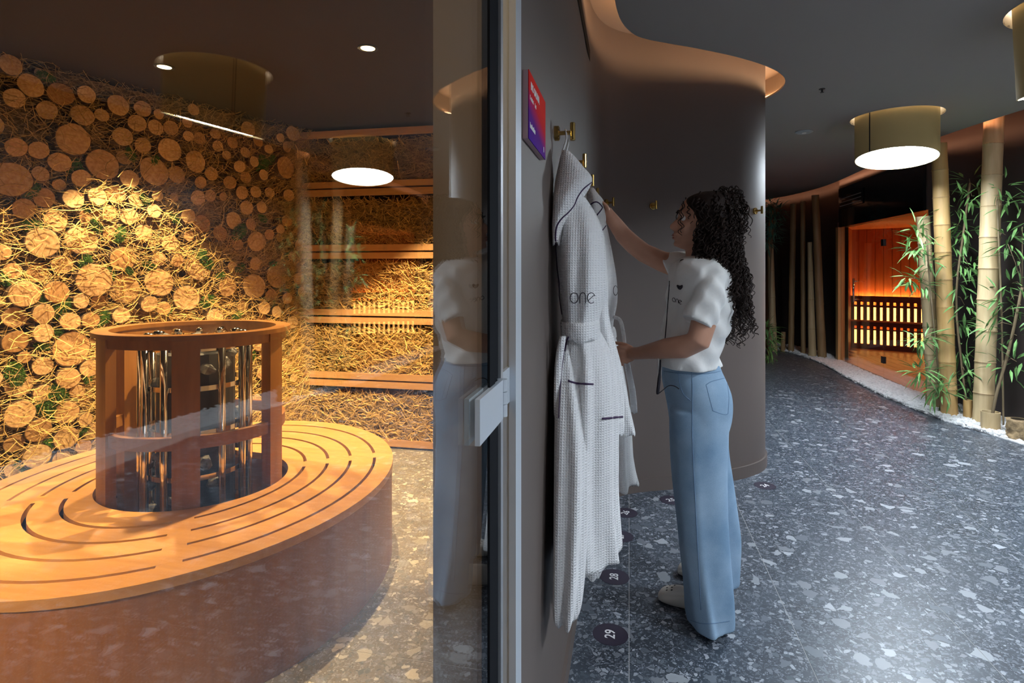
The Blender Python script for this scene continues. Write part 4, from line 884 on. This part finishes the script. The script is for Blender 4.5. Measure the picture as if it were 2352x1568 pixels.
# near hand: back of the hand towards us, fingers curled round the robe edge
bd.ball(W(1445, 812, .0), (.030, .016, .034), 18, 12)
def finger(pts, r0, r1): bd.tube(spline(pts, 10), [r0+(r1-r0)*k/10 for k in range(11)], 10); bd.ball(pts[-1], r1, 10, 6)
for k, (ky, fx) in enumerate(((797, 1417), (808, 1414), (819, 1416), (829, 1421))):
    dy = .002*k; finger([W(1443, ky+2, dy), W(1430, ky, dy-.008), W(fx+3, ky+1, dy), W(fx, ky+5, dy+.018), W(fx+9, ky+8, dy+.028)], .0095, .0075)
finger([W(1452, 800, .012), W(1438, 793, .02), W(1425, 789, .024), W(1414, 787, .026)], .0105, .0075)
# far hand: fingers laid over the hood
bd.ball(W(1388, 478, .125), (.020, .016, .022), 16, 10)
for k, (ex, ey) in enumerate(((1374, 462), (1372, 468), (1372, 475), (1375, 482))):
    finger([W(1389, 470+k*5, .115+.006*k), W(1383, 465+k*5, .105+.006*k), W(ex+2, ey, .10+.004*k), W(ex-4, ey+5, .105+.004*k)], .0088, .007)
finger([W(1396, 484, .115), W(1394, 475, .10), W(1388, 468, .092)], .0098, .0075)
LN_, LF_ = -.115, .125      # the two legs
for s, xs in ((LN_, ((1608, 950), (1612, 1130), (1622, 1300), (1628, 1395))), (LF_, ((1612, 950), (1622, 1090), (1636, 1230), (1642, 1318)))):
    bd.tube([W(x, y, s*(.75+.25*k/3)) for k, (x, y) in enumerate(xs)], [.082, .055, .045, .036], 20)
    bd.tube([W(xs[-1][0]+8, xs[-1][1]+8, s), W(xs[-1][0]-26, xs[-1][1]+8, s)], [.032, .026], 14)
body = ob('body', remesh(bd, M_skin, .0042, 4, 'body', WORG), None, wo)
for s in (-1, 1):
    e = W(1563, 503)+Vector((.009, s*.031, 0)); ey = ob('eye', MB().ball(e, .0105, 16, 10), M_eye, wo, smooth=True); ob('iris', MB().ball(e-Vector((.0082, 0, .001)), (.003, .0045, .0045), 12, 8), M_iris, ey, smooth=True)
    ob('eyelid', MB().tube([e+Vector((-.004, s*.011, .002)), e+Vector((-.0105, s*.004, .0058)), e+Vector((-.0112, -s*.004, .0052)), e+Vector((-.008, -s*.009, .001))], .0022, 8), M_skin, wo, smooth=True)
    ob('eyebrow', MB().tube(spline([W(1557, 489)+Vector((.0, s*.012, 0)), W(1556, 486)+Vector((-.001, s*.026, 0)), W(1560, 486)+Vector((.002, s*.042, .001))], 8), [.0015, .003, .0033, .0034, .0032, .003, .0026, .002, .001], 6), M_hair, wo, smooth=True)
ob('lips', MB().ball(W(1546.5, 540.5), (.006, .0155, .0035), 14, 8).ball(W(1547, 546), (.006, .014, .0042), 14, 8), M_lips, wo, smooth=True)
# ---- white top
sh = MB()
def folds(t, u): return .010*math.sin(5*t+7*u)+.008*math.sin(9*t-4*u)
wloft(sh, [(586,1584,1636,.062),(594,1560,1656,.115),(604,1545,1668,.155),(620,1538,1676,.178),(650,1534,1682,.186),(690,1532,1685,.182),(730,1526,1680,.175),(765,1518,1670,.17),(795,1512,1656,.17),(815,1510,1652,.172),(838,1512,1656,.172)], 44, 64, folds)
sh.tube(spline([W(1622, 630, -.105), W(1634, 648, -.145), W(1629, 680, -.172), W(1614, 715, -.188), W(1601, 742, -.197)], 18), [.05+.010*k/18 for k in range(19)], 28)
sh.tube(spline([W(1600, 625, .10), W(1570, 612, .15), W(1545, 611, .172), W(1529, 615, .178)], 12), [.055, .06, .063, .064, .064, .063, .062, .061, .06, .06, .06, .061, .062], 28)
def wr(p):
    p = p.copy(); k = .0035*math.sin(p.z*55+p.x*60+3*math.sin(p.y*18))+.0024*math.sin(p.z*38-p.x*85+p.y*60); p.x += k; p.y -= k; return p
shirt = ob('white_top', remesh(sh, M_shirt, .006, 5, 'white_top', WORG, wr), None, wo)
SB_ = bvh([shirt])
drawn('front_cord', SB_, [(1538,645),(1534,700),(1531,740),(1526,790),(1517,826)], .0022, M_blk, wo, 24)
ob('cord_end', MB().tube(spline([W(1517, 826, -.12), W(1516, 850, -.13), W(1513, 880, -.13), W(1510, 905, -.13)], 10), [.003, .003, .003, .0035, .004, .0055, .006, .006, .006, .006, .004], 8), M_blk, wo, smooth=True)
ob('cord_end', MB().tube(spline([W(1511, 905, -.13), W(1520, 898, -.13), W(1535, 886, -.13), W(1548, 886, -.14), W(1560, 893, -.15)], 14), .0017, 6), M_blk, wo, smooth=True)
ob('cord_end', cloth([(822,1509,1518,.01,0),(850,1510,1519,.01,0),(868,1511,1518,.008,0)], YW-.11, n=8, nu=16, rip=.03), M_shirt, wo, smooth=True)
logo_one(SB_, 1555, 691, 21, 9, .0011, M_blk, wo, .35)
m = MB()
for pts in ([(1557,657),(1559,661),(1563,663),(1567,658)], [(1556,656),(1562,658),(1568,656)]):
    s_ = stroke(SB_, pts, .0042, 8, .0, 6)
    if s_: m.add(s_.v, s_.f)
if m.v: ob('heart_print', m, M_blk, wo)
# ---- jeans
jn = MB()
def jf(t, u): return .032*math.sin(4*t+1.2+1.6*u)*u+.018*math.sin(9*t-2*u)*u
wloft(jn, [(830,1524,1652,.135),(846,1521,1656,.143),(870,1521,1668,.152),(900,1527,1680,.163),(930,1533,1683,.168),(960,1537,1680,.168),(985,1540,1672,.16),(1005,1545,1662,.15)], 24, 56)
wloft(jn, [(940,1536,1680,.085,-.08),(1000,1538,1672,.088,-.085),(1080,1544,1669,.086,-.09),(1170,1553,1670,.086,-.10),(1260,1562,1674,.09,-.11),(1350,1573,1678,.096,LN_),(1400,1578,1680,.098,LN_),(1432,1583,1680,.098,LN_)], 44, 60, jf)
wloft(jn, [(940,1540,1676,.085,.08),(1000,1545,1674,.086,.085),(1080,1554,1680,.085,.10),(1160,1564,1690,.086,.11),(1230,1572,1700,.088,LF_),(1290,1578,1699,.09,LF_),(1336,1582,1697,.09,LF_)], 40, 60, lambda t, u: .02*math.sin(4*t+5*u)*u+.02*math.sin(40*u)*max(0, u-.75))
def jw(p):
    p = p.copy(); k = (.007*math.sin(p.y*42+p.x*26+2.2*math.sin(p.z*5))+.004*math.sin(p.x*75-p.y*30+p.z*9))*max(0, min(1, 1.05-p.z)); p.x += k; p.y -= k*.5; p.z = max(p.z, .004); return p
jeans = ob('jeans', remesh(jn, M_denim, .0065, 4, 'jeans', WORG, jw), None, wo)
JB = bvh([jeans])
for pts, nm in (([(1621,884),(1634,876),(1660,869),(1668,868)], 'pocket_seam'), ([(1622,885),(1636,938),(1640,944),(1664,952),(1672,950)], 'pocket_seam'), ([(1672,950),(1674,910),(1668,868)], 'pocket_seam'), ([(1587,842),(1590,880),(1590,940),(1590,1000),(1594,1100),(1602,1250),(1610,1400)], 'side_seam'), ([(1557,846),(1561,880),(1570,905),(1586,920)], 'pocket_seam'), ([(1524,852),(1570,858),(1620,858),(1655,852)], 'waistband_seam'), ([(1586,1424),(1620,1432),(1676,1426)], 'hem_seam')):
    drawn(nm, JB, pts, .0013, M_stitch, wo, 30, .0002)
# ---- clogs
def clog(heel, toe, lbl):
    a = (toe-heel); a.z = 0; L_ = .245; a.normalize(); s = Vector((-a.y, a.x, 0)); o_ = toe-a*L_; o_.z = 0; rings = []
    prof = [(0,.020,.0,.035),(.03,.030,0,.055),(.10,.034,0,.060),(.25,.036,0,.064),(.45,.039,0,.070),(.6,.045,0,.068),(.75,.049,0,.060),(.87,.045,0,.050),(.95,.033,0,.040),(.985,.02,0,.03),(1,.008,.005,.02)]
    for u, w_, z0, z1 in rows_interp(prof, 30):
        w_ = max(w_, .004); z1 = max(z1, z0+.01)
        rings.append([o_+a*L_*u+s*(w_*math.copysign(abs(math.cos(t))**.7, math.cos(t)))+UP*(max(.002, (z0+z1)/2+(z1-z0)/2*math.copysign(abs(math.sin(t))**.8, math.sin(t)))) for t in [2*PI*j/22 for j in range(22)]])
    c = ob('clog', MB().loft(rings), M_clog, wo, label=lbl, smooth=True)
    CB = bvh([c])[0]; hb = MB()
    for u in (.78, .86):
        for w_ in (-.02, .0, .02):
            loc, n_, i, d = CB.ray_cast(o_+a*L_*(u-.05*abs(w_)*20)+s*w_+UP*.3, -UP)
            if loc: hb.lathe(loc-n_*.001, [(.0042, 0), (.0042, .0016)], 10, axis=n_)
    ob('clog_hole', hb, M_iron, c)
    ob('clog_strap', MB().tube(spline([o_+a*L_*.42+s*.041+UP*.05, o_+a*L_*.2+s*.044+UP*.075, o_-a*.004+UP*.08, o_+a*L_*.2-s*.044+UP*.075, o_+a*L_*.42-s*.041+UP*.05], 16), .006, 8), M_clog, c, smooth=True)
clog(atz(1640, 1412), atz(1513, 1372), 'white clog with round holes'); clog(atz(1690, 1345), atz(1557, 1313), 'white clog half hidden by the jeans')
# ---- hair
hm = MB()
hrows = [(440,1612,1652,.03),(448,1588,1668,.065),(458,1575,1678,.083),(472,1572,1684,.092),(490,1580,1688,.097),(520,1588,1687,.10),(560,1587,1688,.103),(595,1580,1694,.112),(615,1584,1698,.118),(632,1600,1700,.115)]
wloft(hm, hrows, 30, 44)
wloft(hm, [(600,1640,1698,.11),(640,1655,1703,.105),(680,1668,1706,.09),(712,1680,1706,.06),(732,1688,1700,.025)], 16, 30)
hm.ball(W(1673, 466), (.042, .045, .042), 18, 12); hm.ball(W(1578, 612, -.06), (.022, .03, .03), 12, 8)
hr = random.Random(11); curls = MB()
def curl(p, d, L_, rad, r, turns, out):
    d = d.normalized(); u = d.orthogonal().normalized(); v = d.cross(u); ph = hr.uniform(0, 6.28); n = int(8*turns)+4; pts = []
    for k in range(n+1):
        t = k/n; a = ph+turns*2*PI*t; pts.append(p+d*L_*t+out*(.015*math.sin(PI*t))+(u*math.cos(a)+v*math.sin(a))*rad*(.4+.6*t))
    curls.tube(pts, [r*(1-.45*k/n) for k in range(n+1)], 5)
base = remesh(hm, M_hair, .007, 5, 'hair', Vector((0,0,0)))
HBv = BVHTree.FromPolygons([v.co.copy() for v in base.vertices], [tuple(p.vertices) for p in base.polygons])
cen = W(1630, 520); fc = 0
while fc < 900:
    i = hr.randrange(len(base.polygons)); pl = base.polygons[i]; p = pl.center.copy(); n_ = pl.normal.copy()
    if p.z > cen.z+.10 and hr.random() < .6: continue
    if p.x < W(1600, 520).x and W(1600, 470).z > p.z > W(1600, 588).z: continue
    if p.x < W(1590, 520).x and p.z < W(1590, 590).z and abs(p.y-YW) < .05: continue
    fc += 1; dn = Vector((.25*hr.uniform(-.6, 1), hr.uniform(-.3, .3), -1))+n_*.15
    curl(p+n_*hr.uniform(-.004, .008), dn, hr.uniform(.05, .13), hr.uniform(.005, .010), hr.uniform(.0020, .0036), hr.uniform(2, 4.5), n_)
for k in range(110):
    a = hr.uniform(0, 6.28); b = hr.uniform(-1, 1); n_ = Vector((math.cos(a)*math.sqrt(1-b*b), math.sin(a)*math.sqrt(1-b*b), b)); curl(W(1673, 466)+n_*.038, n_.orthogonal()+n_*.4+Vector((hr.uniform(-1, 1), hr.uniform(-1, 1), hr.uniform(-1, 1)))*.6, .035, .008, .0028, 1.6, n_)
for x, y, dy in ((1567, 468, -.06), (1572, 462, -.065)): curl(W(x, y, dy), Vector((-.05, 0, -1)), .12, .009, .0022, 3.2, Vector((-1, 0, 0))*.4)
hair = ob('hair', base, None, wo)
for v in base.vertices: v.co -= WORG
ob('hair_curls', curls, M_hair, wo, smooth=True, kind='stuff')
